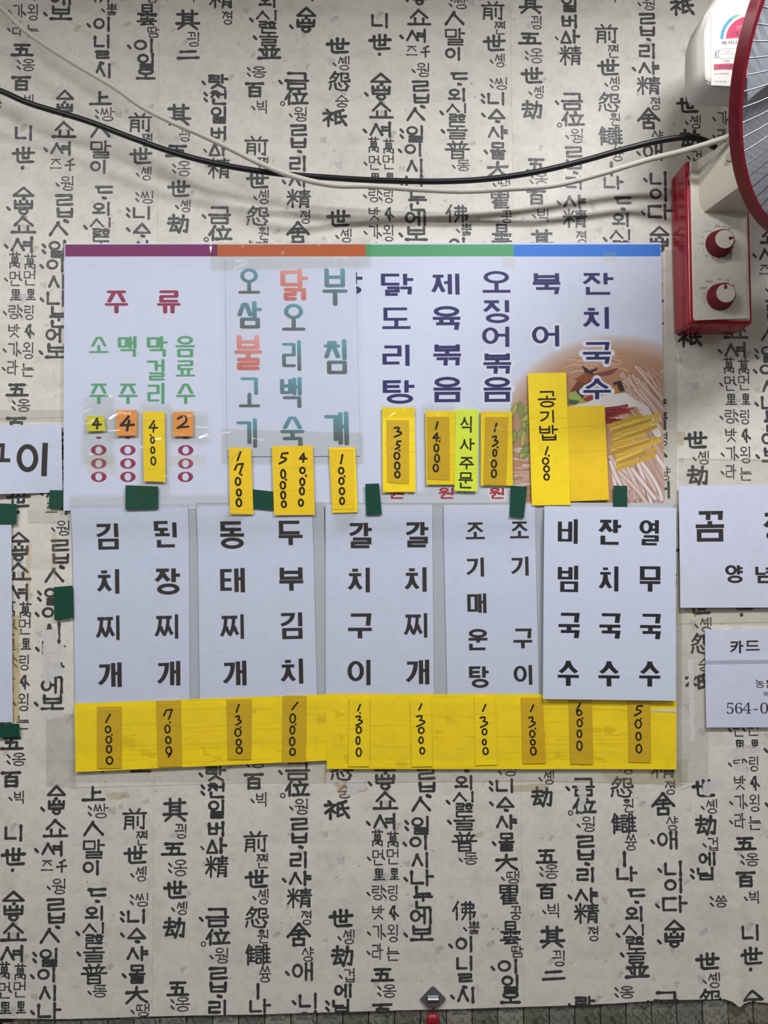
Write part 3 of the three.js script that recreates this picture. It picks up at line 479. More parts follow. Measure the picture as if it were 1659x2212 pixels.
  for (const [c, a, b, w, h] of [['소', 212, 748, 41, 37], ['맥', 273, 750.5, 42, 45], ['막', 335.7, 750.5, 44, 45], ['음', 395.6, 750.5, 41, 46], ['걸', 334, 801, 41, 46], ['료', 395.8, 798.6, 41, 37], ['주', 212, 852.4, 41, 44], ['주', 273.7, 852.4, 41, 44], ['리', 334.4, 851.8, 39, 46], ['수', 396.3, 852.4, 41, 44]]) write(P, c, a, b, w, h, { style: 'round', color: '#5a9a72', tv: 0.18, th: 0.115 });
  for (const a of [211.6, 273.2, 396]) {
    for (const y of [973.7, 1002.3, 1030.8]) { const q = P.to(a, y); x.fillStyle = '#8c2f4d'; x.beginPath(); x.ellipse(q[0], q[1], 16.4 * s, 11 * s, 0, 0, 6.2832); x.closePath(); x.moveTo(q[0] + 7.2 * s, q[1]); x.ellipse(q[0], q[1], 7.2 * s, 8.2 * s, 0, 0, 6.2832); x.closePath(); x.fill('evenodd'); }
    const q = P.to(a, 947); x.beginPath(); x.roundRect(q[0] - 5.5 * s, q[1] - 2 * s, 11 * s, 4.4 * s, 2 * s); x.fill();
  }
  const navy = { color: '#24235c', tv: 0.175, th: 0.12 };
  for (const [c, a, b, w, h, halo] of [['닭', 852.5, 614.6, 72, 51], ['도', 849, 690, 67, 49], ['리', 849.7, 769, 63, 52], ['탕', 854.7, 846.8, 71, 54], ['제', 956.7, 614.8, 65, 52], ['육', 957.8, 689.7, 67, 55], ['볶', 958.8, 768.2, 67, 52], ['음', 959.3, 843, 67, 55], ['오', 1066.7, 611, 67, 50], ['징', 1066.7, 672.8, 63, 53], ['어', 1066.7, 729, 64, 50], ['볶', 1068.2, 787, 67, 50, 1], ['음', 1068.4, 843, 67, 54, 1], ['북', 1176, 613.7, 67, 52], ['어', 1176, 727.4, 64, 52, 1], ['잔', 1289, 612.6, 72, 51], ['치', 1285.3, 688.4, 64, 54], ['국', 1286.6, 765.6, 68, 51, 1], ['수', 1287, 842, 67, 51, 1], ['탕', 745, 612, 68, 52]]) write(P, c, a, b, w, h, { ...navy, halo: halo && '#d6dae6' });
  for (const a of [850.8, 959, 1069.3]) write(P, '원', a, 1066, 34, 24, { style: 'round', color: '#a52a3c', tv: 0.2, th: 0.14, halo: a > 1000 && '#dcdfe8' });
  specks(P, 160);
  for (const [a, b, w, h] of [[1080, 556, 28, 24], [360, 985, 80, 22], [186, 985, 62, 40], [1300, 545, 30, 20]]) { x.fillStyle = 'rgba(190,178,140,0.25)'; const q = P.to(a, b); x.fillRect(q[0], q[1], w * s, h * s); }
  const o = mesh('menu_board', sheet(Q, 0.0068, 0.005), printed(P, { roughness: 0.6 }));
  tag(o, 'wide printed menu board with purple, orange, green and blue bands and a noodle picture', 'menu board');
}
// a laminated sheet over the second panel of the board
const film = (rough = 0.08, tint = 0xffffff) => phys({ color: tint, transmission: 1, thickness: 0, roughness: rough, ior: 1.45, specularIntensity: 1 });
const stripFilm = film(0.1), clearFilm = film(0.1, 0xf9f8f3), sleeveFilm = film(0.12);
function wrinkles(n, amp, sharp) { const k = Array.from({ length: n }, () => [rnd() * 6.3, 3 + rnd() * sharp, rnd() * 6.3, amp * (0.3 + rnd() * 0.7)]); return (u, v) => k.reduce((s, [a, f, p, h]) => s + h * Math.sin((u * Math.cos(a) + v * Math.sin(a)) * f + p), 0) / Math.sqrt(n); }
{
  const Q = [[487, 560], [768, 559], [778, 985], [491, 986]], P = printFor(Q, 1.9), x = P.x;
  blank(P, '#c9d0e2', 0.02);
  const two = (a, b, w, h, c0, c1) => (V, H) => { const [cx, cy] = P.to(a, b), g = x.createLinearGradient((cx + w * P.s * 0.4) / V, (cy - h * P.s / 2) / H, (cx - w * P.s * 0.4) / V, (cy + h * P.s * 0.4) / H); g.addColorStop(0, c0); g.addColorStop(1, c1); return g; };
  for (const [c, a, b, w, h, red] of [['오', 538, 609.4, 46, 58], ['삼', 538.4, 681, 53, 60], ['불', 536, 763, 59, 76, 1], ['고', 538.5, 850, 45, 69], ['기', 534.6, 936, 47, 64], ['닭', 635, 615.3, 60, 70, 1], ['오', 634, 688, 50, 62], ['리', 631, 769.3, 44, 67], ['백', 629.3, 849, 49, 67], ['숙', 631.6, 934, 51, 68], ['부', 723.3, 620.7, 54, 82], ['침', 726, 771.5, 53, 76], ['개', 728, 926, 55, 73]])
    write(P, c, a, b, w, h, { style: 'round', color: red ? two(a, b, w, h, '#dca09c', '#bd6a60') : two(a, b, w, h, '#5f9fb0', '#5d605e'), tv: 0.19, th: 0.14 });
  specks(P, 40);
  tag(mesh('menu_sheet', sheet(Q, 0.0079, 0.0008, { nx: 4, ny: 4 }), printed(P)), 'white menu sheet with teal and salmon rounded lettering taped over the board', 'menu sheet', 'menu sheets');
  const w = wrinkles(4, 0.00003, 9), C = [[0.46, 0.37, 0.03], [0.52, 0.53, 0.05], [0.5, 0.57, 0.04], [0.8, 0.5, 0.05], [0.82, 0.55, 0.03]];
  const bend = (u, v) => w(u, v) + C.reduce((s, [a, b, r]) => s + 0.0011 * Math.exp(-((u - a) ** 2 * 0.5 + (v - b) ** 2) / (r * r * 0.5)), 0);
  tag(mesh('plastic_sleeve', sheet([[478, 556], [780, 556], [787, 1000], [478, 1000]], 0.0092, 0, { nx: 60, ny: 80, bend, single: true }), film(0.06)), 'clear plastic film over the teal and salmon lettered sheet', 'plastic sleeve', 'clear plastic sleeves');
}

// ------------------------------------------------------------------ the row of white dish sheets below the board
const frosted = std({ color: 0xb4b8c0, roughness: 0.4 });
const lay = (u, v) => -0.0048 * smooth(0.02, 0.22, v);
function dishSheet(Q, list, label, { z = 0.0079, bend = lay, lw = {}, sleeve, dirt = 0.03 } = {}) {
  const P = printFor(Q, 1.8);
  blank(P, PAPER, dirt);
  for (const [c, a, b, w, h, o] of list) write(P, c, a, b, w, h, { ...lw, ...o });
  P.x.save(); P.x.globalCompositeOperation = 'lighter'; P.x.globalAlpha = 0.1;                 // thin toner lines of the printer
  for (let k = 0; k < 60; k++) { P.x.fillStyle = '#555'; P.x.fillRect(0, rnd() * P.c.height, P.c.width, 0.6); }
  P.x.restore(); specks(P, 18);
  tag(mesh('menu_sheet', sheet(Q, z, 0.0004, { nx: 4, ny: 16, bend }), printed(P)), label, 'menu sheet', 'menu sheets');
  if (sleeve) {
    const w = wrinkles(5, 0.00012, 8);
    const t = thing('plastic_sleeve', sleeve.label, 'plastic sleeve', 'clear plastic sleeves');
    mesh('front_film', sheet(sleeve.q, z + 0.0009, 0, { nx: 30, ny: 40, single: true, bend: (u, v) => bend(u, v) + Math.max(-0.0002, w(u, v)) }), sleeveFilm, t);
    mesh('back_layer', sheet(sleeve.q, z - 0.0012, 0.0003, { nx: 4, ny: 16, bend }), frosted, t);
  }
}
dishSheet([[153, 1091], [406, 1088], [408, 1514], [160, 1522]], [['김', 230.3, 1158, 54, 60], ['된', 356.8, 1154.6, 54, 58], ['치', 231.6, 1258, 54, 60], ['장', 360, 1256, 60, 61], ['찌', 232, 1358.6, 55, 60], ['찌', 359.4, 1355.8, 55, 60], ['개', 234.8, 1460, 56, 60], ['개', 362.6, 1456.7, 55, 60]], 'white dish sheet of two Korean stews, hanging below the purple band',
  { sleeve: { q: [[151, 1086], [425, 1084], [430, 1518], [158, 1526]], label: 'clear sleeve around the kimchi stew sheet' } });
dishSheet([[425, 1090], [674, 1089], [684, 1506], [430, 1514]], [['동', 500.3, 1156.4, 60, 60], ['두', 626.8, 1153.5, 60, 57], ['태', 502, 1255, 56, 60], ['부', 628.3, 1252.3, 60, 58], ['찌', 501.6, 1355.8, 55, 60], ['김', 629, 1352, 54, 61], ['개', 505.7, 1456.3, 55, 60], ['치', 630.5, 1452, 54, 61]], 'white dish sheet printed pollack stew and tofu with kimchi in Korean',
  { z: 0.0083, sleeve: { q: [[424, 1086], [700, 1084], [706, 1508], [429, 1518]], label: 'clear sleeve around the pollack stew sheet' } });
dishSheet([[703, 1090], [934, 1090], [938, 1504], [703, 1506]], [['갈', 778.4, 1155.7, 55, 59], ['갈', 901, 1154, 55, 59], ['치', 775.7, 1254.4, 53, 60], ['치', 899, 1253.4, 53, 60], ['구', 777.3, 1355.4, 59, 58], ['찌', 900, 1353, 54, 60], ['이', 777, 1454.6, 53, 61], ['개', 902.5, 1453.6, 55, 60]], 'white dish sheet printed grilled hairtail and hairtail stew in Korean',
  { z: 0.0087, sleeve: { q: [[702, 1086], [960, 1086], [967, 1506], [702, 1508]], label: 'clear sleeve around the grilled hairtail sheet' } });
dishSheet([[958, 1091], [1156, 1089], [1166, 1502], [967, 1504]], [['조', 1027, 1148, 46, 39], ['조', 1123, 1146, 46, 39], ['기', 1027.7, 1226.3, 43, 47], ['기', 1124.6, 1224.3, 43, 47], ['매', 1031.9, 1305, 43, 48], ['운', 1033.5, 1383.5, 47, 46], ['탕', 1036.7, 1463, 45, 49], ['구', 1130.6, 1382.3, 47, 46], ['이', 1132.3, 1459.8, 43, 48]], 'white dish sheet printed croaker soup and grilled croaker in Korean in smaller letters',
  { z: 0.0091, sleeve: { q: [[957, 1086], [1176, 1085], [1184, 1504], [966, 1506]], label: 'clear sleeve around the spicy croaker soup sheet' } });
dishSheet([[1176, 1093], [1461, 1097], [1460, 1514], [1173, 1510]], [['비', 1228, 1148.6, 46, 59], ['잔', 1318, 1148.6, 54, 58], ['열', 1403.7, 1150, 45, 58], ['빔', 1228.6, 1250, 47, 60], ['치', 1315.5, 1251.5, 47, 60], ['무', 1404.7, 1253.4, 53, 58], ['국', 1229.4, 1353.8, 54, 58], ['국', 1317.6, 1354.8, 54, 58], ['국', 1405.3, 1355.9, 53, 58], ['수', 1227.6, 1455.2, 54, 60], ['수', 1315.5, 1456.3, 54, 60], ['수', 1403.7, 1456.7, 54, 60]], 'white noodle sheet in three columns of big Korean letters',
  { z: 0.0118, bend: (u, v) => -0.001 * Math.sin(v * 3), lw: { color: '#1d1b20', tv: 0.19, th: 0.12 }, dirt: 0.015 });
tag(mesh('plastic_sleeve', sheet([[1184, 1085], [1454, 1088], [1452, 1500], [1184, 1500]], 0.0088, 0.0003, { nx: 2, ny: 12, bend: lay }), std({ color: 0xbcc0c4, roughness: 0.4 })), 'empty frosted sleeve behind the three column noodle sheet', 'plastic sleeve', 'clear plastic sleeves');

// ------------------------------------------------------------------ yellow paper strips and the price slips
function strip(Q, label) {
  const P = printFor(Q, 1.5), x = P.x;
  blank(P, YELLOW, 0.05);
  for (let k = 0; k < 26; k++) { x.strokeStyle = 'rgba(150,112,10,0.35)'; x.lineWidth = 0.8 * P.s; const y = rnd() * P.c.height, a = rnd() * P.c.width, l = (60 + rnd() * 200) * P.s; x.beginPath(); x.moveTo(a, y); x.lineTo(a + l, y + (rnd() - 0.5) * 4); x.stroke(); }
  for (let k = 0; k < 14; k++) { x.fillStyle = 'rgba(176,132,10,0.22)'; const a = rnd() * P.c.width, y = rnd() * P.c.height; x.beginPath(); x.moveTo(a, y); for (let q = 0; q < 6; q++) x.lineTo(a + rnd() * 60 * P.s, y + rnd() * 26 * P.s); x.fill(); }
  specks(P, 26);
  tag(mesh('yellow_strip', sheet(Q, 0.0056, 0.0003, { nx: 30, ny: 6, bend: wrinkles(5, 0.0003, 14) }), printed(P, { roughness: 0.42 })), label, 'paper strip', 'yellow paper strips');
  return P;
}
strip([[161.5, 1520], [705.5, 1500], [705.5, 1643], [163, 1668]], 'yellow paper strip under the stew sheets, slanting up at one end');
{
  const Q = [[705, 1499], [1461, 1500], [1461, 1662], [706, 1661]];
  strip(Q, 'yellow paper strip under the fish and noodle sheets, torn white at its end');
  tag(mesh('torn_paper', sheet([[1404, 1534], [1461, 1531], [1461, 1538], [1406, 1537]], 0.0061, 0.0002), std({ color: 0xd8d4c4, roughness: 0.9 })), 'white torn scar on the yellow strip under the noodle sheet', 'torn paper');
}
const SLIPS = {};
function slip(name, Q, z, color, ink, label, lw = 3.2) {
  const P = printFor(Q, 2.6);
  blank(P, color, 0.05);
  P.x.strokeStyle = 'rgba(120,90,10,0.3)'; P.x.lineWidth = 0.8 * P.s;
  for (let k = 0; k < 2; k++) { const y = rnd() * P.c.height; P.x.beginPath(); P.x.moveTo(0, y); P.x.lineTo(P.c.width, y + (rnd() - 0.5) * 14); P.x.stroke(); }
  pen(P, ink, lw); specks(P, 3);
  tag(mesh(name, sheet(Q, z, 0.0003, { nx: 4, ny: 8, bend: wrinkles(3, 0.00018, 7) }), printed(P, { roughness: 0.45 })), label, name === 'price_slip' ? 'price slip' : 'paper slip', 'price slips');
}
const dot = (x, y) => ['.', x, y, 2.4, 3.4];
const LOW = 0.0068;
slip('price_slip', [[209.5, 1526.6], [262, 1526], [262, 1659], [210.5, 1659.7]], LOW, OCHRE, [['1', 233.3, 1552, 13, 19], ['0', 233.3, 1576, 13, 15], dot(241.5, 1587.5), ['0', 235, 1598, 14, 16], ['0', 235.5, 1618.5, 13, 17], ['0', 236.6, 1642.8, 16, 17]], 'ochre price slip reading 10.000 on the yellow strip under kimchi stew');
slip('price_slip', [[338, 1513.6], [389.6, 1512.5], [392.4, 1655.3], [341.8, 1656.9]], LOW, OCHRE, [['7', 363, 1543, 20, 23], dot(367.2, 1561), ['0', 361.8, 1574.8, 13, 18], ['0', 363.5, 1599, 13, 16], ['9', 364.6, 1624.3, 14, 23]], 'ochre price slip reading 7.000 on the yellow strip under soybean paste stew');
slip('price_slip', [[490, 1510.8], [542.3, 1510.4], [542, 1640.6], [492.4, 1641]], LOW, OCHRE, [['1', 513.4, 1530.3, 9, 18], ['3', 515, 1556.4, 13, 22], dot(519.5, 1571), ['0', 514, 1582.4, 15, 18], ['0', 515.6, 1603.7, 13, 14], ['0', 516.7, 1621, 15, 15]], 'ochre price slip reading 13.000 on the yellow strip under pollack stew');
slip('price_slip', [[611.5, 1502.4], [661.6, 1502.8], [659.5, 1646.7], [609, 1647.5]], LOW, OCHRE, [['1', 637, 1525, 16, 17], ['0', 632.3, 1552, 14, 20], dot(638.6, 1565), ['0', 631.7, 1577, 12, 18], ['0', 631.2, 1602, 13, 19], ['0', 632, 1624.3, 14, 16]], 'ochre price slip reading 10.000 on the yellow strip under tofu with kimchi');
slip('price_slip', [[753.9, 1507], [799, 1507.6], [797.7, 1655.3], [752.8, 1655.3]], LOW, YELLOW, [['1', 775.6, 1528.8, 8, 15], dot(777.7, 1540.3), ['3', 775.6, 1557, 16, 22], ['0', 775, 1577, 13, 16], ['0', 773.4, 1599.8, 10, 18], ['0', 775, 1625, 13, 19]], 'yellow price slip reading 1.3000 on the yellow strip under grilled hairtail');
slip('price_slip', [[886, 1507.8], [931.3, 1506.5], [934.5, 1655], [889.6, 1656.2]], LOW, YELLOW, [['1', 907.9, 1527.3, 9, 14], ['3', 908.5, 1557.5, 20, 25], ['0', 910, 1578, 14, 14], ['0', 909.6, 1599, 11, 15], ['0', 912.2, 1622, 12, 15]], 'yellow price slip reading 13000 on the yellow strip under hairtail stew');
slip('price_slip', [[1024, 1505], [1069.8, 1504.3], [1073.9, 1652], [1026.8, 1653.6]], LOW, YELLOW, [['1', 1045.9, 1529.3, 10, 16], ['3', 1045.2, 1559.9, 18, 24], ['0', 1046.7, 1581, 12, 14], ['0', 1046.3, 1603.3, 10, 13], ['0', 1049, 1622.6, 13, 16]], 'yellow price slip reading 13000 on the yellow strip under spicy croaker soup');
slip('price_slip', [[1125.7, 1507], [1171.5, 1507], [1179, 1649], [1129, 1649.5]], LOW, '#d9ae1b', [['1', 1149.3, 1530, 11, 16], ['3', 1149, 1560, 16, 24], dot(1156.6, 1574), ['0', 1149.8, 1585.4, 13, 16], ['0', 1151, 1603.7, 12, 13], ['0', 1152, 1622.5, 14, 18]], 'ochre price slip reading 13.000 on the yellow strip under grilled croaker');
slip('price_slip', [[1228.8, 1508], [1278, 1510], [1281.5, 1651.3], [1232.2, 1650.2]], LOW, OCHRE, [['6', 1251.2, 1533, 16, 28], dot(1258, 1551.5), ['0', 1252.2, 1562, 13, 17], ['0', 1251.7, 1585.4, 12, 17], ['0', 1251.7, 1611, 13, 21]], 'ochre price slip reading 6.000, the only 6 among the slips');
slip('price_slip', [[1356.6, 1510], [1404.7, 1511], [1406.3, 1647.2], [1358.2, 1646]], LOW, OCHRE, [['5', 1379.5, 1535, 20, 23], dot(1384.5, 1553), ['0', 1378.8, 1564, 15, 19], ['0', 1379.3, 1591, 13, 18], ['0', 1380, 1617.4, 14, 19]], 'ochre price slip reading 5.000 near the torn end of the yellow strip');
// the slips on the board
const TOP = 0.0106;
slip('price_slip', [[186.9, 898.8], [225, 897.7], [228, 930.7], [187.5, 932]], TOP, '#ddd53a', [['4', 208.8, 915, 20, 24]], 'small lime yellow slip with a 4 under soju', 4);
slip('price_slip', [[251, 886.2], [296, 885.8], [296, 940.7], [251, 941.6]], TOP, '#f0a052', [['4', 274.3, 915, 32, 32]], 'orange slip with a 4 under beer', 5);
slip('price_slip', [[308.4, 889], [355.7, 890], [357.4, 1041.4], [310.8, 1039.5]], TOP, YELLOW, [['4', 330.7, 921.6, 20, 26], dot(325.7, 940.5), ['0', 329.7, 951, 10, 14], ['0', 330, 972.6, 10, 15], ['0', 331.2, 995.8, 12, 18]], 'tall yellow price slip reading 4.000 under makgeolli');
slip('price_slip', [[373.7, 889.7], [417.5, 889], [417.5, 942.2], [374, 942.7]], TOP, '#f0a052', [['2', 395.2, 912.5, 26, 28]], 'orange slip with a 2 under soft drinks', 4);
slip('price_slip', [[494.3, 967.2], [542.3, 967.6], [547.5, 1111], [497, 1111]], TOP, '#f0c81e', [['1', 516.2, 985.6, 11, 20], ['7', 516.2, 1012.3, 20, 24], dot(521.6, 1026), ['0', 514, 1040.3, 13, 18], ['0', 516.2, 1064.2, 12, 16], ['0', 516, 1086, 13, 18]], 'yellow price slip reading 17.000 under squid and pork bulgogi', 3.8);
slip('price_slip', [[587.2, 964], [675.7, 962.8], [680, 1112], [592.2, 1113]], TOP, '#f0c81e', [['5', 612.6, 990, 22, 25], ['0', 611.7, 1024.3, 12, 20], dot(618, 1036.6), ['0', 611, 1048.6, 13, 17], ['0', 611.7, 1069.8, 12, 17], ['0', 613.2, 1089.4, 12, 15], ['4', 654.5, 988.9, 18, 20], ['0', 653.4, 1016.4, 13, 14], dot(661, 1028), ['0', 653, 1041, 12, 17], ['0', 652.3, 1061, 12, 17], ['0', 650, 1086, 12, 16]], 'wide yellow price slip with two columns, 50.000 and 40.000, on the board', 3.8);
slip('paper_slip', [[710.9, 967.2], [767.3, 966], [772.7, 1106.7], [717.8, 1108.2]], TOP - 0.0005, YELLOW, [], 'yellow backing slip behind the 10.000 slip under pancake');
slip('price_slip', [[714, 970], [763, 970], [766, 1099], [719, 1101]], TOP, '#f0c81e', [['1', 738, 992, 7, 20], ['0', 737, 1017, 13, 15], dot(744, 1029), ['0', 737.6, 1039.2, 13, 16], ['0', 738.7, 1061, 13, 16], ['0', 739, 1082.2, 12, 16]], 'yellow price slip reading 10.000 under pancake', 3.6);
slip('paper_slip', [[825.4, 880.4], [895.7, 880.4], [897.9, 1062.7], [826.9, 1063.8]], TOP - 0.0005, YELLOW, [], 'yellow backing slip behind the 35.000 slip under braised chicken');
slip('price_slip', [[835, 907], [883.3, 907.5], [883.8, 1045.3], [836, 1042.7]], TOP, OCHRE, [['3', 859, 933.5, 18, 23], ['5', 860, 961.8, 14, 20], dot(863, 973), ['0', 857.3, 985, 14, 16], ['0', 858, 1006.3, 13, 17], ['0', 858.4, 1025.3, 13, 15]], 'ochre price slip reading 35.000 under braised chicken', 3.6);
slip('paper_slip', [[919, 888], [983, 888], [983, 1047], [921, 1047]], TOP - 0.0005, YELLOW, [], 'yellow backing slip behind the 14.000 slip under stir-fried pork');
slip('price_slip', [[921.7, 900.3], [970.8, 900.3], [971.9, 1037], [923.5, 1035.5]], TOP, OCHRE, [['1', 943.4, 919.4, 7, 17], ['4', 942.6, 944.4, 17, 19], dot(949.5, 953.5), ['0', 942.6, 967.8, 12, 18], ['0', 944, 990, 12, 18], ['0', 941.3, 1011, 13, 17]], 'ochre price slip reading 14.000 under stir-fried pork', 3.6);
slip('paper_slip', [[983.8, 884.7], [1034, 884.3], [1031, 1061.6], [981.6, 1060.5]], TOP + 0.0004, '#d3e43e', [['식', 1007.7, 917.3, 24, 34], ['사', 1009.2, 960.2, 29, 25], ['주', 1008, 1000.8, 29, 25], ['문', 1006, 1037.7, 28, 33]], 'lime green slip with handwritten Korean words between two price slips', 3.2);
slip('paper_slip', [[1038.5, 889], [1105.8, 889], [1108, 1049], [1038.5, 1049]], TOP - 0.0005, YELLOW, [], 'yellow backing slip behind the 13.000 slip under stir-fried squid');
slip('price_slip', [[1048.2, 900.6], [1098.2, 900.6], [1093.4, 1047.5], [1044.3, 1047.5]], TOP, OCHRE, [['1', 1070.4, 923.8, 6, 18], ['3', 1069.5, 953, 14, 24], dot(1075, 966.5), ['0', 1068.9, 978.5, 10, 16], ['0', 1067, 1002, 13, 17], ['0', 1067, 1023, 13, 18]], 'ochre price slip reading 13.000 under stir-fried squid', 3.6);
slip('paper_slip', [[1224, 877.9], [1306, 876.2], [1315.7, 1079.7], [1233, 1083]], TOP - 0.0003, '#f0c81e', [], 'blank yellow paper on the noodle picture');
slip('price_slip', [[1140, 806.3], [1222.8, 804.8], [1232.6, 1090.6], [1149, 1092]], TOP + 0.0002, YELLOW, [['공', 1181.6, 862.7, 36, 34], ['기', 1182.9, 900.2, 30, 26], ['밥', 1184.8, 935.4, 37, 32], ['1', 1180.7, 974.5, 9, 18], dot(1185.5, 985), ['0', 1178.5, 996.6, 15, 15], ['0', 1180.7, 1013.5, 14, 14], ['0', 1180.7, 1030.9, 13, 14]], 'tall yellow slip with handwritten Korean for rice bowl and 1.000 on the noodle picture', 3.4);

// ------------------------------------------------------------------ notices at the sides
function notice(Q, z, draw, label, group, o = {}) {
  const P = printFor(Q, 2); blank(P, o.paper ?? PAPER, 0.035); draw(P); specks(P, 10);
  tag(mesh('notice_sheet', sheet(Q, z, 0.0004, { nx: 12, ny: 12, bend: o.bend ?? wrinkles(3, 0.0005, 4) }), printed(P)), label, 'notice', group);
}
notice([[-150, 924], [132.8, 915.3], [133.2, 1062.7], [-150, 1073]], 0.0075, (P) => {
  P.x.strokeStyle = '#2f2a2a'; const s = P.s;
  for (const st of [[circle(58.8, 989.7, 18, 25)], [[[97.5, 956.5], [93.5, 1028.5]]], [[[-34, 962], [6, 962], [4.5, 994]]], [[[-40, 994.5], [22, 994.5]]], [[[-8, 994.5], [-8, 1030]]]]) for (const l of st) {
    P.x.lineWidth = (l.length > 20 ? 10.5 : Math.abs(l[0][0] - l.at(-1)[0]) > 20 ? 8.4 : 12) * s; P.x.beginPath(); l.forEach(([a, b]) => { const q = P.to(a, b); P.x.lineTo(q[0], q[1]); }); if (l.closed) P.x.closePath(); P.x.stroke();
  }
}, 'white notice ending in one big Korean syllable, taped beside the purple end of the board', 'side notices', { bend: (u, v) => 0.004 * Math.sin(u * 5) * v * v });
notice([[-150, 1133], [25, 1131], [27, 1560], [-150, 1563]], 0.0045, () => {}, 'white sheet hanging on green tapes under the big syllable notice', 'side notices');
notice([[1466.2, 1049.6], [1770, 1045], [1774, 1312], [1469.4, 1312.8]], 0.0075, (P) => { write(P, '꼼', 1533.5, 1137.2, 69, 67, { tv: 0.15, th: 0.12 }); write(P, '장', 1681, 1137.2, 69, 67); write(P, '양', 1586.4, 1239.5, 40, 41); write(P, '념', 1652, 1240, 41, 40); }, 'white notice printed with one big Korean syllable over smaller ones', 'side notices', { paper: '#cdd0e4' });
notice([[1523, 1360.5], [1760, 1356], [1760, 1450], [1524, 1452]], 0.005, (P) => { write(P, '카', 1591.3, 1397.6, 31, 31, { tv: 0.14, th: 0.12 }); write(P, '드', 1626, 1396, 32, 25, { tv: 0.15, th: 0.14 }); P.x.fillStyle = 'rgba(90,96,110,0.35)'; const q = P.to(1523, 1427); P.x.fillRect(q[0], q[1], P.c.width, 9 * P.s); }, 'small notice headed with the Korean word for card below the big syllable notice', 'side notices', { paper: '#cdd0e4' });
notice([[1523, 1437], [1760, 1434], [1762, 1571], [1526, 1571.5]], 0.0062, (P) => {
  write(P, '농', 1641, 1476.5, 19, 19, { tv: 0.1, th: 0.09 }); write(P, '협', 1663, 1476.5, 19, 19, { tv: 0.1, th: 0.09 }); write(P, '예', 1654.5, 1499, 12, 12, { tv: 0.1, th: 0.09 });
  P.x.fillStyle = '#2c2a32'; P.x.textAlign = 'center';
  for (const [c, a] of [['5', 1577.5], ['6', 1595.5], ['4', 1613.5], ['-', 1632], ['0', 1650.5]]) { const q = P.to(a, 1541.5); P.x.save(); P.x.translate(...q); P.x.scale(1.08, 1); P.x.font = `${33 * P.s}px serif`; P.x.fillText(c, 0, 0); P.x.restore(); }
}, 'notice with the number 564-0 below the card notice', 'side notices', { paper: '#cdd0e4' });

// ------------------------------------------------------------------ green and clear tape
function creases(w, h, amp) {                                       // sharp little folds pressed into a tape, lifted off the paper
  const n = Math.max(4, Math.round(w * h / 1500 * (amp > 0.0005 ? 2 : 0.7))), k = Array.from({ length: n }, () => { const a = (rnd() - 0.5) * (rnd() < 0.7 ? 0.8 : 2.6), t = 3 + rnd() * 5; return [rnd() * w, rnd() * h, Math.cos(a), Math.sin(a), 5 + rnd() * 18, t, t * M * (0.17 + rnd() * 0.16), (rnd() - 0.5) * 0.03]; });
  return (u, v) => { let s = 0; for (const [x, y, c, d, l, t, a, b] of k) { const X = u * w - x, Y = v * h - y, p = X * c + Y * d, q = Y * c - X * d + b * p * p; if (Math.abs(p) < l && Math.abs(q) < t) s = Math.max(s, a * (1 - Math.abs(q) / t) * Math.min(1, (l - Math.abs(p)) / 3)); } return s; };
}
const greenTape = std({ color: 0x0e4534, roughness: 0.38, bumpMap: wallEmboss, bumpScale: 0.0001 });
for (const [Q, z, label] of [
  [[[271, 1048], [341.6, 1050.7], [341.6, 1099.6], [271, 1101.3]], 0.0104, 'wide green tape over the top of the kimchi stew sheet'],
  [[[545, 1057], [590, 1061.6], [590, 1102.8], [546, 1098.5]], 0.0100, 'green tape half hidden between two yellow price slips'],
  [[[789, 1045.3], [818.7, 1044.2], [824.8, 1111.5], [791.2, 1113]], 0.0108, 'green tape over the top of the grilled hairtail sheet'],
  [[[1103.6, 1049.2], [1139, 1051.2], [1131.8, 1118.7], [1100.8, 1115.8]], 0.0112, 'slanted green tape over the top of the grilled croaker column'],
  [[[1325.5, 1049], [1355.2, 1049.3], [1355.2, 1096], [1325, 1096]], 0.0107, 'green tape on the noodle picture above the noodle sheet'],
  [[[116, 1268.3], [156.7, 1265], [159, 1334.7], [117.3, 1339.7]], 0.0058, 'dark green tape on the edge of the kimchi stew sheet'],
  [[[-60, 1085], [36.4, 1088.9], [35.6, 1132.7], [-60, 1131]], 0.0060, 'dark green tape holding the top of the blank white sheet'],
  [[[107.4, 1059], [139, 1059], [139, 1098], [105, 1098]], 0.0050, 'green tape peeking from under the big syllable notice'],
  [[[-40, 1564], [41.4, 1563.5], [42.7, 1591.8], [-40, 1594.7]], 0.0058, 'dark green tape holding the foot of the blank white sheet'],
]) tag(mesh('green_tape', sheet(Q, z, 0.0003, { nx: 3, ny: 3, bend: wrinkles(2, 0.0002, 5) }), greenTape), label, 'tape', 'green tapes');
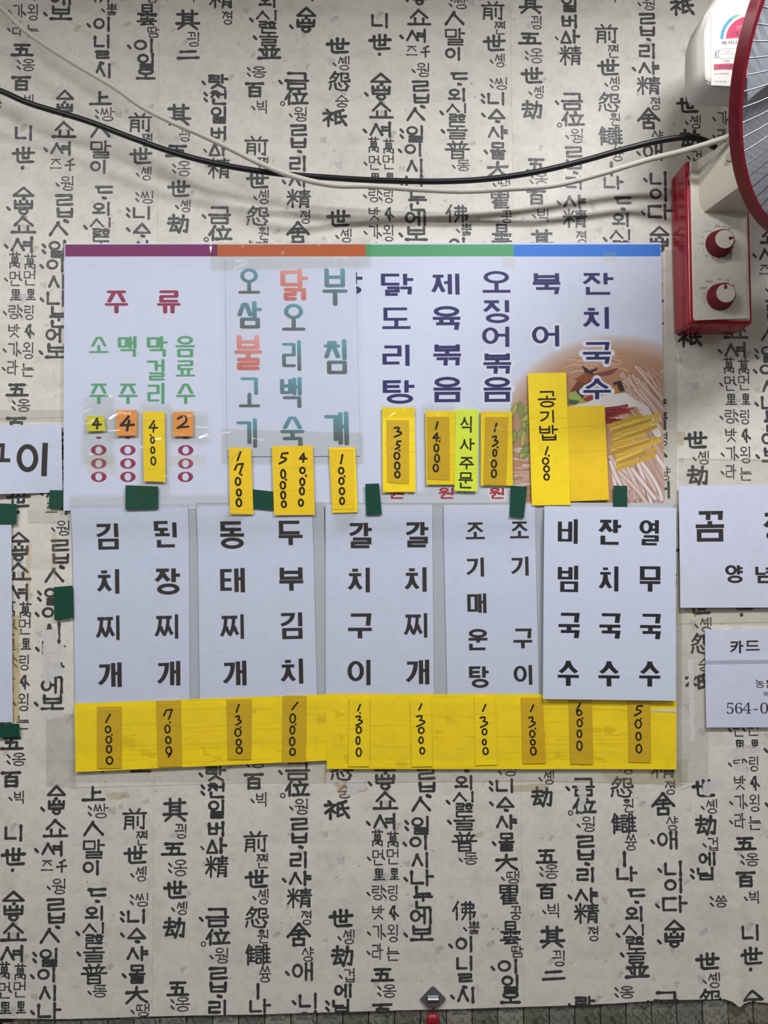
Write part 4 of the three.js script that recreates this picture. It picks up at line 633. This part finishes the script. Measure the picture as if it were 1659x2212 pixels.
for (const [Q, z, amp, label] of [
  [[[452, 524], [800, 514], [802, 576], [456, 583]], 0.0099, 0.0002, 'long clear tape across the orange band of the board'],
  [[[180, 858], [245, 852], [244, 1003], [174, 1000]], 0.0116, 0.0007, 'clear tape over the lime yellow 4 slip'],
  [[[236, 880], [301, 884], [300, 950], [234, 948]], 0.0119, 0.0006, 'clear tape over the orange 4 slip'],
  [[[303, 868], [370, 872], [366, 1068], [300, 1064]], 0.0122, 0.0006, 'clear tape over the tall 4.000 slip'],
  [[[366, 882], [448, 890], [452, 955], [364, 955]], 0.0119, 0.0006, 'clear tape over the orange slip with a 2'],
  [[[480, 926], [785, 934], [785, 1002], [480, 1000]], 0.0096, 0.0003, 'clear tape across the foot of the teal lettered sheet'],
  [[[822, 876], [899, 876], [899, 900], [822, 900]], 0.0118, 0.0007, 'short clear tape at the top of the 35.000 slip'],
  [[[910, 872], [982, 870], [982, 1060], [914, 1060]], 0.0118, 0.0006, 'clear tape over the 14.000 slip'],
  [[[1036, 882], [1112, 880], [1112, 1060], [1036, 1060]], 0.0118, 0.0006, 'clear tape over the 13.000 slip on the board'],
  [[[150, 1070], [560, 1066], [560, 1092], [150, 1096]], 0.0098, 0.0003, 'clear tape along the foot of the board above kimchi stew'],
  [[[826, 1060], [1100, 1062], [1100, 1090], [826, 1090]], 0.0103, 0.0006, 'clear tape along the foot of the board above hairtail stew'],
  [[[718, 1104], [782, 1096], [752, 1142], [730, 1146]], 0.0122, 0.0012, 'crumpled clear tape end below the 10.000 slip on the board'],
  [[[482, 1104], [530, 1108], [512, 1146], [484, 1132]], 0.0122, 0.0012, 'crumpled clear tape end below the 17.000 slip'],
  [[[163, 1534], [705, 1512], [705, 1606], [163, 1626]], 0.0078, 0.0004, 'clear tape along the yellow strip under the stew sheets'],
  [[[706, 1512], [1460, 1522], [1460, 1640], [706, 1640]], 0.0078, 0.0004, 'clear tape along the yellow strip under the fish sheets'],
]) { const side = Math.hypot(Q[0][0] - Q[1][0], Q[0][1] - Q[1][1]), high = Math.hypot(Q[0][0] - Q[3][0], Q[0][1] - Q[3][1]); tag(mesh('clear_tape', sheet(Q, z, 0, { nx: Math.min(260, Math.ceil(side)), ny: Math.min(130, Math.ceil(high)), single: true, bend: creases(side, high, amp) }), z < 0.009 ? stripFilm : clearFilm), label, 'tape', 'clear tapes'); }

// ------------------------------------------------------------------ the wall fan
{
  const fan = thing('wall_fan', 'white and red wall fan with two control knobs', 'fan');
  const shell = std({ color: 0xcfccc4, roughness: 0.6 }), red = std({ color: 0x9c0f26, roughness: 0.16 }), darkRed = std({ color: 0x7c0d1f, roughness: 0.4 }), cream = std({ color: 0xd6cfc0, roughness: 0.45 }), chrome = std({ color: 0x9a9ca0, metalness: 1, roughness: 0.28 });
  const Zf = 0.058, x0 = at(1485, 520, Zf).x, x1 = at(1623, 520, Zf).x, y0 = at(1555, 701, Zf).y, y1 = at(1555, 346, Zf).y;
  mesh('control_box', new RoundedBoxGeometry(x1 - x0, y1 - y0, Zf - 0.002, 4, 0.006).translate((x0 + x1) / 2, (y0 + y1) / 2, Zf / 2 + 0.001), red, fan);
  const px0 = at(1493, 520, Zf).x, px1 = at(1614, 520, Zf).x, py0 = at(1555, 692, Zf).y;
  const panel = mesh('front_panel', new RoundedBoxGeometry(px1 - px0, y1 - py0 - 0.004, 0.006, 3, 0.002).translate((px0 + px1) / 2, (y1 + py0) / 2 - 0.001, Zf + 0.0005), cream, fan);
  // raised plate with the printed scales
  const Z2 = Zf + 0.0048, Q = [[1498, 474], [1611, 469], [1614.5, 687], [1500, 692]], P = printFor(Q, 4);
  P.x.fillStyle = '#d8d3c8'; P.x.fillRect(0, 0, P.c.width, P.c.height); mottle(P.x, P.c.width, P.c.height, 0.06, 300);
  P.x.fillStyle = '#2a2826'; P.x.textAlign = 'center'; P.x.textBaseline = 'middle';
  const small = (t, a, b) => { P.x.font = `${6 * P.s}px sans-serif`; const q = P.to(a, b); P.x.fillText(t, q[0], q[1]); };
  for (const [t, a, b] of [['120', 1525.3, 500], ['100', 1515, 527], ['80', 1527, 552.5], ['60', 1553, 559], ['40', 1578, 548], ['20', 1587.5, 522]]) small(t, a, b);
  for (const [a, b] of [[1518, 512.5], [1519.5, 540], [1539.5, 558], [1566, 556], [1584, 535], [1533.5, 500]]) { const q = P.to(a, b); P.x.beginPath(); P.x.arc(q[0], q[1], 1.1 * P.s, 0, 7); P.x.fill(); }
  const tiny = (t, a, b) => [...t].forEach((c, i) => write(P, c, a + (i - (t.length - 1) / 2) * 5.6, b, 5.2, 5.4, { color: '#2a2826', tv: 0.11, th: 0.1 }));
  tiny('연속', 1550, 488.5); tiny('정지', 1577, 494); tiny('정지', 1555, 603); tiny('약', 1572, 606); tiny('강', 1585, 617); tiny('약회전', 1531.5, 609); tiny('강회전', 1519.5, 622.5);
  P.x.strokeStyle = '#2a2826'; P.x.lineWidth = 0.8 * P.s; P.x.beginPath(); P.x.moveTo(...P.to(1557, 488)); P.x.lineTo(...P.to(1569, 491)); P.x.stroke();
  P.x.fillStyle = 'rgba(150,96,40,0.6)'; for (let k = 0; k < 16; k++) { const q = P.to(1515 + rnd() * 6, 632 + rnd() * 22); P.x.fillRect(q[0], q[1], (1 + rnd() * 3) * P.s, 0.9 * P.s); }
  for (let k = 0; k < 120; k++) { const q = P.to(1498 + rnd() * 115, 474 + rnd() * 215); P.x.fillStyle = 'rgba(70,62,50,0.4)'; P.x.beginPath(); P.x.arc(q[0], q[1], (0.25 + rnd() * 0.5) * P.s, 0, 7); P.x.fill(); }
  mesh('scale_plate', sheet(Q, Z2, 0.0014), printed(P, { roughness: 0.5 }), panel);
  // ribbed knobs with a white cap and a red pointer
  const ribbed = (() => { const g = [], n = 44; g.push(new THREE.CylinderGeometry(0.0148, 0.0196, 0.017, 48, 1)); for (let k = 0; k < n; k++) { const a = k / n * 6.2832; g.push(new THREE.BoxGeometry(0.0009, 0.0165, 0.0012).rotateX(-0.27).translate(0, 0, 0.0173).rotateY(a)); } return mergeGeometries(g.map((q) => q.toNonIndexed()), false).rotateX(Math.PI / 2); })();
  for (const [a, b, ang] of [[1552.5, 527.5, 0.15], [1555, 642, Math.PI / 2 + 0.05]]) {
    const c = at(a, b, Z2), k = new THREE.Group(); k.name = 'knob'; k.position.set(c.x, c.y, Z2 + 0.0085); fan.add(k);
    mesh('knob_skirt', ribbed, darkRed, k);
    mesh('knob_cap', new THREE.CylinderGeometry(0.0134, 0.0134, 0.002, 40).rotateX(Math.PI / 2).translate(0, 0, 0.0088), cream, k);
    const tear = new THREE.Shape(); tear.absarc(0.008, 0, 0.0024, Math.PI * 0.25, Math.PI * 1.75, false); tear.lineTo(0.0136, -0.0006); tear.lineTo(0.0136, 0.0006);
    mesh('pointer', new THREE.ExtrudeGeometry(tear, { depth: 0.0006, bevelEnabled: false }).translate(0, 0, 0.0097).rotateZ(ang), darkRed, k);
  }
  // neck
  const neck = [];
  for (const [a, b, z] of [[1503, 348, Zf], [1611, 342, Zf], [1612, 462, Zf], [1516, 462, Zf], [1511, 440, Zf + 0.004], [1540, 330, 0.085], [1578, 303, 0.11], [1600, 288, 0.13], [1640, 275, 0.15], [1700, 290, 0.15], [1706, 340, 0.15], [1640, 372, 0.14], [1700, 250, 0.11], [1640, 262, 0.10]]) neck.push(at(a, b, z));
  mesh('neck', toCreasedNormals(new ConvexGeometry(neck), 0.5), cream, fan);
  const screw = at(1578, 340, 0.111); mesh('screw_plug', new THREE.CylinderGeometry(0.006, 0.006, 0.006, 20).rotateX(Math.PI / 2).rotateY(-0.5).translate(screw.x, screw.y, screw.z), std({ color: 0x9c968a, roughness: 0.7 }), fan);
  // motor housing: rounded body behind the blades
  const out = [[1479, 205], [1478, 160], [1480, 118], [1490, 84], [1510, 52], [1545, 24], [1590, 4], [1640, -10], [1710, -14], [1712, 150], [1712, 226], [1600, 227], [1496, 227], [1484, 222]].map(([a, b]) => at(a + 7, b - 3, 0.125));
  const bv = 0.009, mid = out.reduce((s, p) => s.add(p.clone().divideScalar(out.length)), new THREE.Vector3()), sh = new THREE.Shape(out.map((p) => new THREE.Vector2(mid.x + (p.x - mid.x) * 0.90, mid.y + (p.y - mid.y) * 0.91)));
  const body = new THREE.ExtrudeGeometry(sh, { depth: 0.036, bevelEnabled: true, bevelThickness: bv, bevelSize: bv, bevelSegments: 10, curveSegments: 6 });
  const motor = mesh('motor_housing', toCreasedNormals(body.translate(0, 0, 0.17 - bv - 0.036), 1.1), shell, fan);
  // energy label on the housing
  const LQ = [[1536, 36], [1660, 28], [1660, 190], [1536, 184]], L = printFor(LQ, 4), x = L.x;
  x.fillStyle = '#d2cfc8'; x.fillRect(0, 0, L.c.width, L.c.height);
  const [ax, ay] = L.to(1616, 84); x.lineWidth = 7 * L.s;
  [['#4a93b5', Math.PI, 4.05], ['#6fb08c', 4.05, 4.4], ['#cfc850', 4.4, 4.9], ['#d98a4a', 4.9, 5.5], ['#b84a4a', 5.5, 6.28]].forEach(([c, a, b]) => { x.strokeStyle = c; x.beginPath(); x.arc(ax, ay, 57 * L.s, a, b); x.stroke(); });
  x.fillStyle = '#b8385e'; x.beginPath(); x.arc(ax, ay, 48 * L.s, Math.PI, 0); x.fill();
  const ko = (t, a, b, w, o) => [...t].forEach((c, i) => write(L, c, a + i * w * 1.08, b, w, w * 1.05, o));
  ko('선풍', 1594, 60, 8, { color: '#e8a8b8', tv: 0.1, th: 0.1 }); ko('스토리', 1583, 75, 9, { color: '#3c1a24', tv: 0.14, th: 0.12 }); ko('에너지소비', 1563, 94, 8.4, { color: '#232220', tv: 0.14, th: 0.11 });
  x.strokeStyle = '#44423e'; x.lineWidth = 0.7 * L.s;
  for (const y of [108, 119, 129.5]) { x.beginPath(); x.moveTo(...L.to(1557, y)); x.lineTo(...L.to(1650, y - 1)); x.stroke(); }
  x.lineWidth = 1.1 * L.s; for (const p of [[[1546, 109], [1544.5, 128]], [[1551, 109], [1546, 118.5], [1549.5, 128]], [[1556, 112], [1553.5, 110], [1551.5, 114], [1551, 120], [1552, 125], [1554.5, 127], [1556, 125]]]) { x.beginPath(); p.forEach(([a, b]) => x.lineTo(...L.to(a, b))); x.stroke(); }
  ko('소비전력', 1565, 113.5, 3.2, { color: '#333', tv: 0.1, th: 0.1 }); ko('모델명', 1565, 134.5, 4, { color: '#333', tv: 0.12, th: 0.1 });
  x.fillStyle = '#b04a62'; { const q = L.to(1542, 139.5); x.fillRect(q[0], q[1], 120 * L.s, 13.5 * L.s); }
  x.fillStyle = '#3a2028'; x.font = `${9 * L.s}px sans-serif`; x.textBaseline = 'middle'; x.textAlign = 'left'; x.fillText('83,000', ...L.to(1552, 146.5)); ko('원', 1580.5, 146.5, 7.5, { color: '#3a2028', tv: 0.12, th: 0.1 });
  ko('에너지비용은실제', 1545, 161, 3.6, { color: '#444', tv: 0.12, th: 0.1 }); ko('에너지관리공단', 1547, 177, 3.2, { color: '#444', tv: 0.12, th: 0.1 });
  mesh('energy_label', sheet(LQ, 0.1706, 0.0004), printed(L, { roughness: 0.7 }), motor);
  // guard, blades and cap, turned aside and down
  const head = new THREE.Vector3(0.585, EYE + 0.568, 0.26), nrm = new THREE.Vector3(Math.sin(Math.PI / 6) * Math.cos(0.45), -Math.sin(0.45), Math.cos(Math.PI / 6) * Math.cos(0.45)), u = new THREE.Vector3(0, 1, 0).cross(nrm).normalize(), v = nrm.clone().cross(u);
  const turn = new THREE.Matrix4().makeBasis(u, v, nrm).setPosition(head), set = (o) => { o.applyMatrix4(turn); return o; };
  const prof = [[0.1915, 0.002], [0.193, 0.007], [0.198, 0.0065], [0.2, 0.002], [0.2, -0.006], [0.198, -0.008], [0.193, -0.008], [0.1915, -0.004], [0.1915, 0.002]].map(([a, b]) => new THREE.Vector2(a, b));
  set(mesh('guard_ring', toCreasedNormals(new THREE.LatheGeometry(prof, 128).rotateX(Math.PI / 2), 0.6), std({ color: 0x740d1f, roughness: 0.35 }), fan));
  const wirePath = (front) => { const p = []; for (let k = 0; k <= 10; k++) { const t = k / 10, r = 0.194 - 0.150 * t, a = front * -0.38 * t * t - 0.02 * t; p.push(new THREE.Vector3(Math.cos(a) * r, Math.sin(a) * r, front * (0.004 + 0.036 * Math.sin(t * 1.57)))); } return new THREE.CatmullRomCurve3(p); };
  const fw = new THREE.TubeGeometry(wirePath(1), 14, 0.00085, 6), bw = new THREE.TubeGeometry(wirePath(-1), 10, 0.0009, 5);
  for (let k = 0; k < 76; k++) { const o = mesh('grille_wire', fw, chrome, fan); o.rotation.z = k / 76 * 6.2832; o.updateMatrix(); set(o); }
  for (let k = 0; k < 60; k++) { const o = mesh('rear_grille_wire', bw, chrome, fan); o.rotation.z = k / 60 * 6.2832; o.updateMatrix(); set(o); }
  const bladeTex = (() => { const c = canvas(256, 256), y = c.getContext('2d'); y.fillStyle = '#888'; y.fillRect(0, 0, 256, 256); for (let k = 0; k < 40; k++) { y.strokeStyle = k % 2 ? 'rgba(255,255,255,0.35)' : 'rgba(0,0,0,0.35)'; y.lineWidth = 2.4; y.beginPath(); y.moveTo(k * 13 - 256, 0); y.lineTo(k * 13, 256); y.stroke(); y.beginPath(); y.moveTo(k * 13, 0); y.lineTo(k * 13 - 256, 256); y.stroke(); } const t = tex(c, false); t.wrapS = t.wrapT = THREE.RepeatWrapping; t.repeat.set(2, 2); return t; })();
  const bladeMat = phys({ color: 0xa6a9b2, roughness: 0.32, bumpMap: bladeTex, bumpScale: 0.0006, side: THREE.DoubleSide, clearcoat: 0.4 });
  const blade = (() => { const g = new THREE.PlaneGeometry(1, 1, 24, 12), p = g.attributes.position, back = []; for (let i = 0; i < p.count; i++) { const s = p.getX(i) + 0.5, t = p.getY(i) + 0.5, r = 0.03 + 0.156 * t * (1 - 0.03 * (2 * s - 1) ** 4), a = (s - 0.5) * (0.9 + 0.5 * t) + 0.1 * t; p.setXYZ(i, Math.cos(a) * r, Math.sin(a) * r, -0.006 + (s - 0.5) * 0.026 * (1 - 0.3 * t)); } g.computeVertexNormals(); return g; })();
  for (let k = 0; k < 5; k++) { const o = mesh('blade', blade, bladeMat, fan); o.rotation.z = k / 5 * 6.2832 + 0.3; o.updateMatrix(); set(o); }
  set(mesh('hub', new THREE.CylinderGeometry(0.036, 0.036, 0.03, 40).rotateX(Math.PI / 2), cream, fan));
  set(mesh('grille_cap', new THREE.SphereGeometry(0.05, 40, 12, 0, 6.2832, 0, 0.9).rotateX(Math.PI / 2).translate(0, 0, -0.002), darkRed, fan));
  set(mesh('shaft', new THREE.CylinderGeometry(0.03, 0.045, 0.09, 32).rotateX(Math.PI / 2).translate(0, 0, -0.075), cream, fan));
}

// ------------------------------------------------------------------ cables
function cable(pts, r, material, name, label) {
  const c = new THREE.CatmullRomCurve3(pts.map(([a, b, z]) => at(a, b, z)), false, 'centripetal');
  return tag(mesh(name, new THREE.TubeGeometry(c, 260, r, 14), material), label, 'cable', 'cables above the menu');
}
{
  cable([[-420, 90, 0.03], [-200, 130, 0.035], [0, 196, 0.045], [60, 222, 0.048], [190, 262, 0.05], [290, 300, 0.052], [400, 337, 0.054], [500, 360, 0.055], [600, 375, 0.055], [700, 383, 0.055], [800, 389, 0.055], [950, 392, 0.055], [1050, 387, 0.056], [1150, 373, 0.06], [1250, 350, 0.066], [1350, 322, 0.074], [1420, 305, 0.08], [1480, 297, 0.088], [1520, 303, 0.09], [1546, 320, 0.088]], 0.0042, std({ color: 0x0c0d12, roughness: 0.42 }), 'black_cable', 'black rubber cable hanging in a sag from the fan neck');
  const c = canvas(2048, 64), x = c.getContext('2d'); x.fillStyle = '#c9c5ba'; x.fillRect(0, 0, 2048, 64);
  x.fillStyle = '#3a3834'; x.font = '9px sans-serif';
  for (const y of [14, 46]) for (let k = 0; k < 2048; k += 300) { x.save(); x.translate(k + 190, y); x.rotate(Math.PI); x.fillText('KS C IEC 60227-5  300/500V', 0, 0); x.restore(); }
  for (let k = 0; k < 90; k++) { x.fillStyle = 'rgba(40,34,28,0.5)'; x.fillRect(rnd() * 2048, rnd() * 64, 1 + rnd() * 3, 1 + rnd() * 2); }
  cable([[-300, -260, 0.05], [-100, -75, 0.045], [0, 14, 0.04], [60, 70, 0.04], [150, 130, 0.042], [250, 190, 0.046], [310, 232, 0.05], [370, 263, 0.054], [430, 289, 0.058], [500, 322, 0.062], [560, 352, 0.066], [640, 383, 0.068], [720, 400, 0.064], [800, 402, 0.056], [900, 409, 0.05], [1000, 413, 0.048], [1100, 408, 0.05], [1200, 400, 0.056], [1300, 375, 0.064], [1400, 345, 0.076], [1480, 325, 0.096], [1560, 300, 0.118], [1610, 280, 0.126]], 0.0040, std({ map: tex(c), roughness: 0.5 }), 'white_cable', 'white cable with small print crossing over the black cable');
}

// ------------------------------------------------------------------ the metal hook and what hangs from it
{
  const c = at(935, 2157, 0.002), t = thing('adhesive_hook', 'square metal hook set cornerwise on the lower edge of the paper', 'hook'), steel = std({ color: 0xb4b4ba, metalness: 1, roughness: 0.28 });
  const half = 0.0136, s = new THREE.Shape(), r = 0.0025; s.moveTo(-half + r, -half); s.lineTo(half - r, -half); s.quadraticCurveTo(half, -half, half, -half + r); s.lineTo(half, half - r); s.quadraticCurveTo(half, half, half - r, half); s.lineTo(-half + r, half); s.quadraticCurveTo(-half, half, -half, half - r); s.lineTo(-half, -half + r); s.quadraticCurveTo(-half, -half, -half + r, -half);
  mesh('base_plate', new THREE.ExtrudeGeometry(s, { depth: 0.001, bevelEnabled: true, bevelSize: 0.0005, bevelThickness: 0.0005, bevelSegments: 3 }).rotateZ(Math.PI / 4).translate(c.x, c.y, 0.0026), steel, t);
  mesh('clip', new THREE.CylinderGeometry(0.0034, 0.0034, 0.0158, 24, 1, false, 0, Math.PI * 1.6).rotateZ(Math.PI / 2).translate(c.x, c.y + 0.0006, 0.0066), steel, t);
  const ring = []; for (const [a, b, z] of [[-0.0095, 0.0005, 0.0066], [-0.0098, -0.004, 0.008], [-0.0075, -0.009, 0.0085], [-0.0025, -0.0115, 0.0085], [-0.0012, -0.016, 0.0085], [0, -0.018, 0.009], [0.0012, -0.016, 0.0098], [0.0025, -0.0115, 0.0098], [0.0075, -0.009, 0.0085], [0.0098, -0.004, 0.008], [0.0095, 0.0005, 0.0066]]) ring.push(new THREE.Vector3(c.x + a, c.y + b, z));
  mesh('wire_ring', new THREE.TubeGeometry(new THREE.CatmullRomCurve3(ring), 60, 0.0006, 8), std({ color: 0xa8a8ac, metalness: 1, roughness: 0.25 }), t);
  const d = thing('red_opener', 'red fluted plastic opener hanging from the metal hook', 'opener'), redPlastic = std({ color: 0x8e1620, roughness: 0.38 });
  const q = at(935, 2189, 0.012), R = 0.0098, pts = []; for (let k = 0; k <= 10; k++) { const a = k / 10 * 1.57; pts.push(new THREE.Vector2(Math.sin(a) * R, Math.cos(a) * R * 0.8)); } pts.push(new THREE.Vector2(R, -0.02), new THREE.Vector2(R * 0.8, -0.055), new THREE.Vector2(0.0001, -0.058));
  mesh('handle', new THREE.LatheGeometry(pts, 40).scale(1, 1, 0.6).translate(q.x, q.y - R * 0.8, q.z), redPlastic, d);
  const mouth = new THREE.Shape(), hole = new THREE.Path(); mouth.absellipse(0, 0, 0.0082, 0.0105, 0, 6.2832); for (let k = 0; k <= 44; k++) { const a = k / 44 * 6.2832, w = 0.0052 + 0.0007 * Math.cos(a * 11); hole[k ? 'lineTo' : 'moveTo'](Math.cos(a) * w, Math.sin(a) * w * 1.3); } mouth.holes.push(hole);
  mesh('fluted_mouth', new THREE.ExtrudeGeometry(mouth, { depth: 0.003, bevelEnabled: true, bevelSize: 0.0008, bevelThickness: 0.0008, bevelSegments: 3 }).translate(q.x, q.y - 0.018, q.z + 0.0042), redPlastic, d);
  mesh('mouth_plate', new THREE.CylinderGeometry(0.0068, 0.0068, 0.001, 24).rotateX(Math.PI / 2).scale(1, 1.3, 1).translate(q.x, q.y - 0.018, q.z + 0.0052), std({ color: 0x1c1416, metalness: 0.6, roughness: 0.3 }), d);
}

renderer.render(scene, camera);
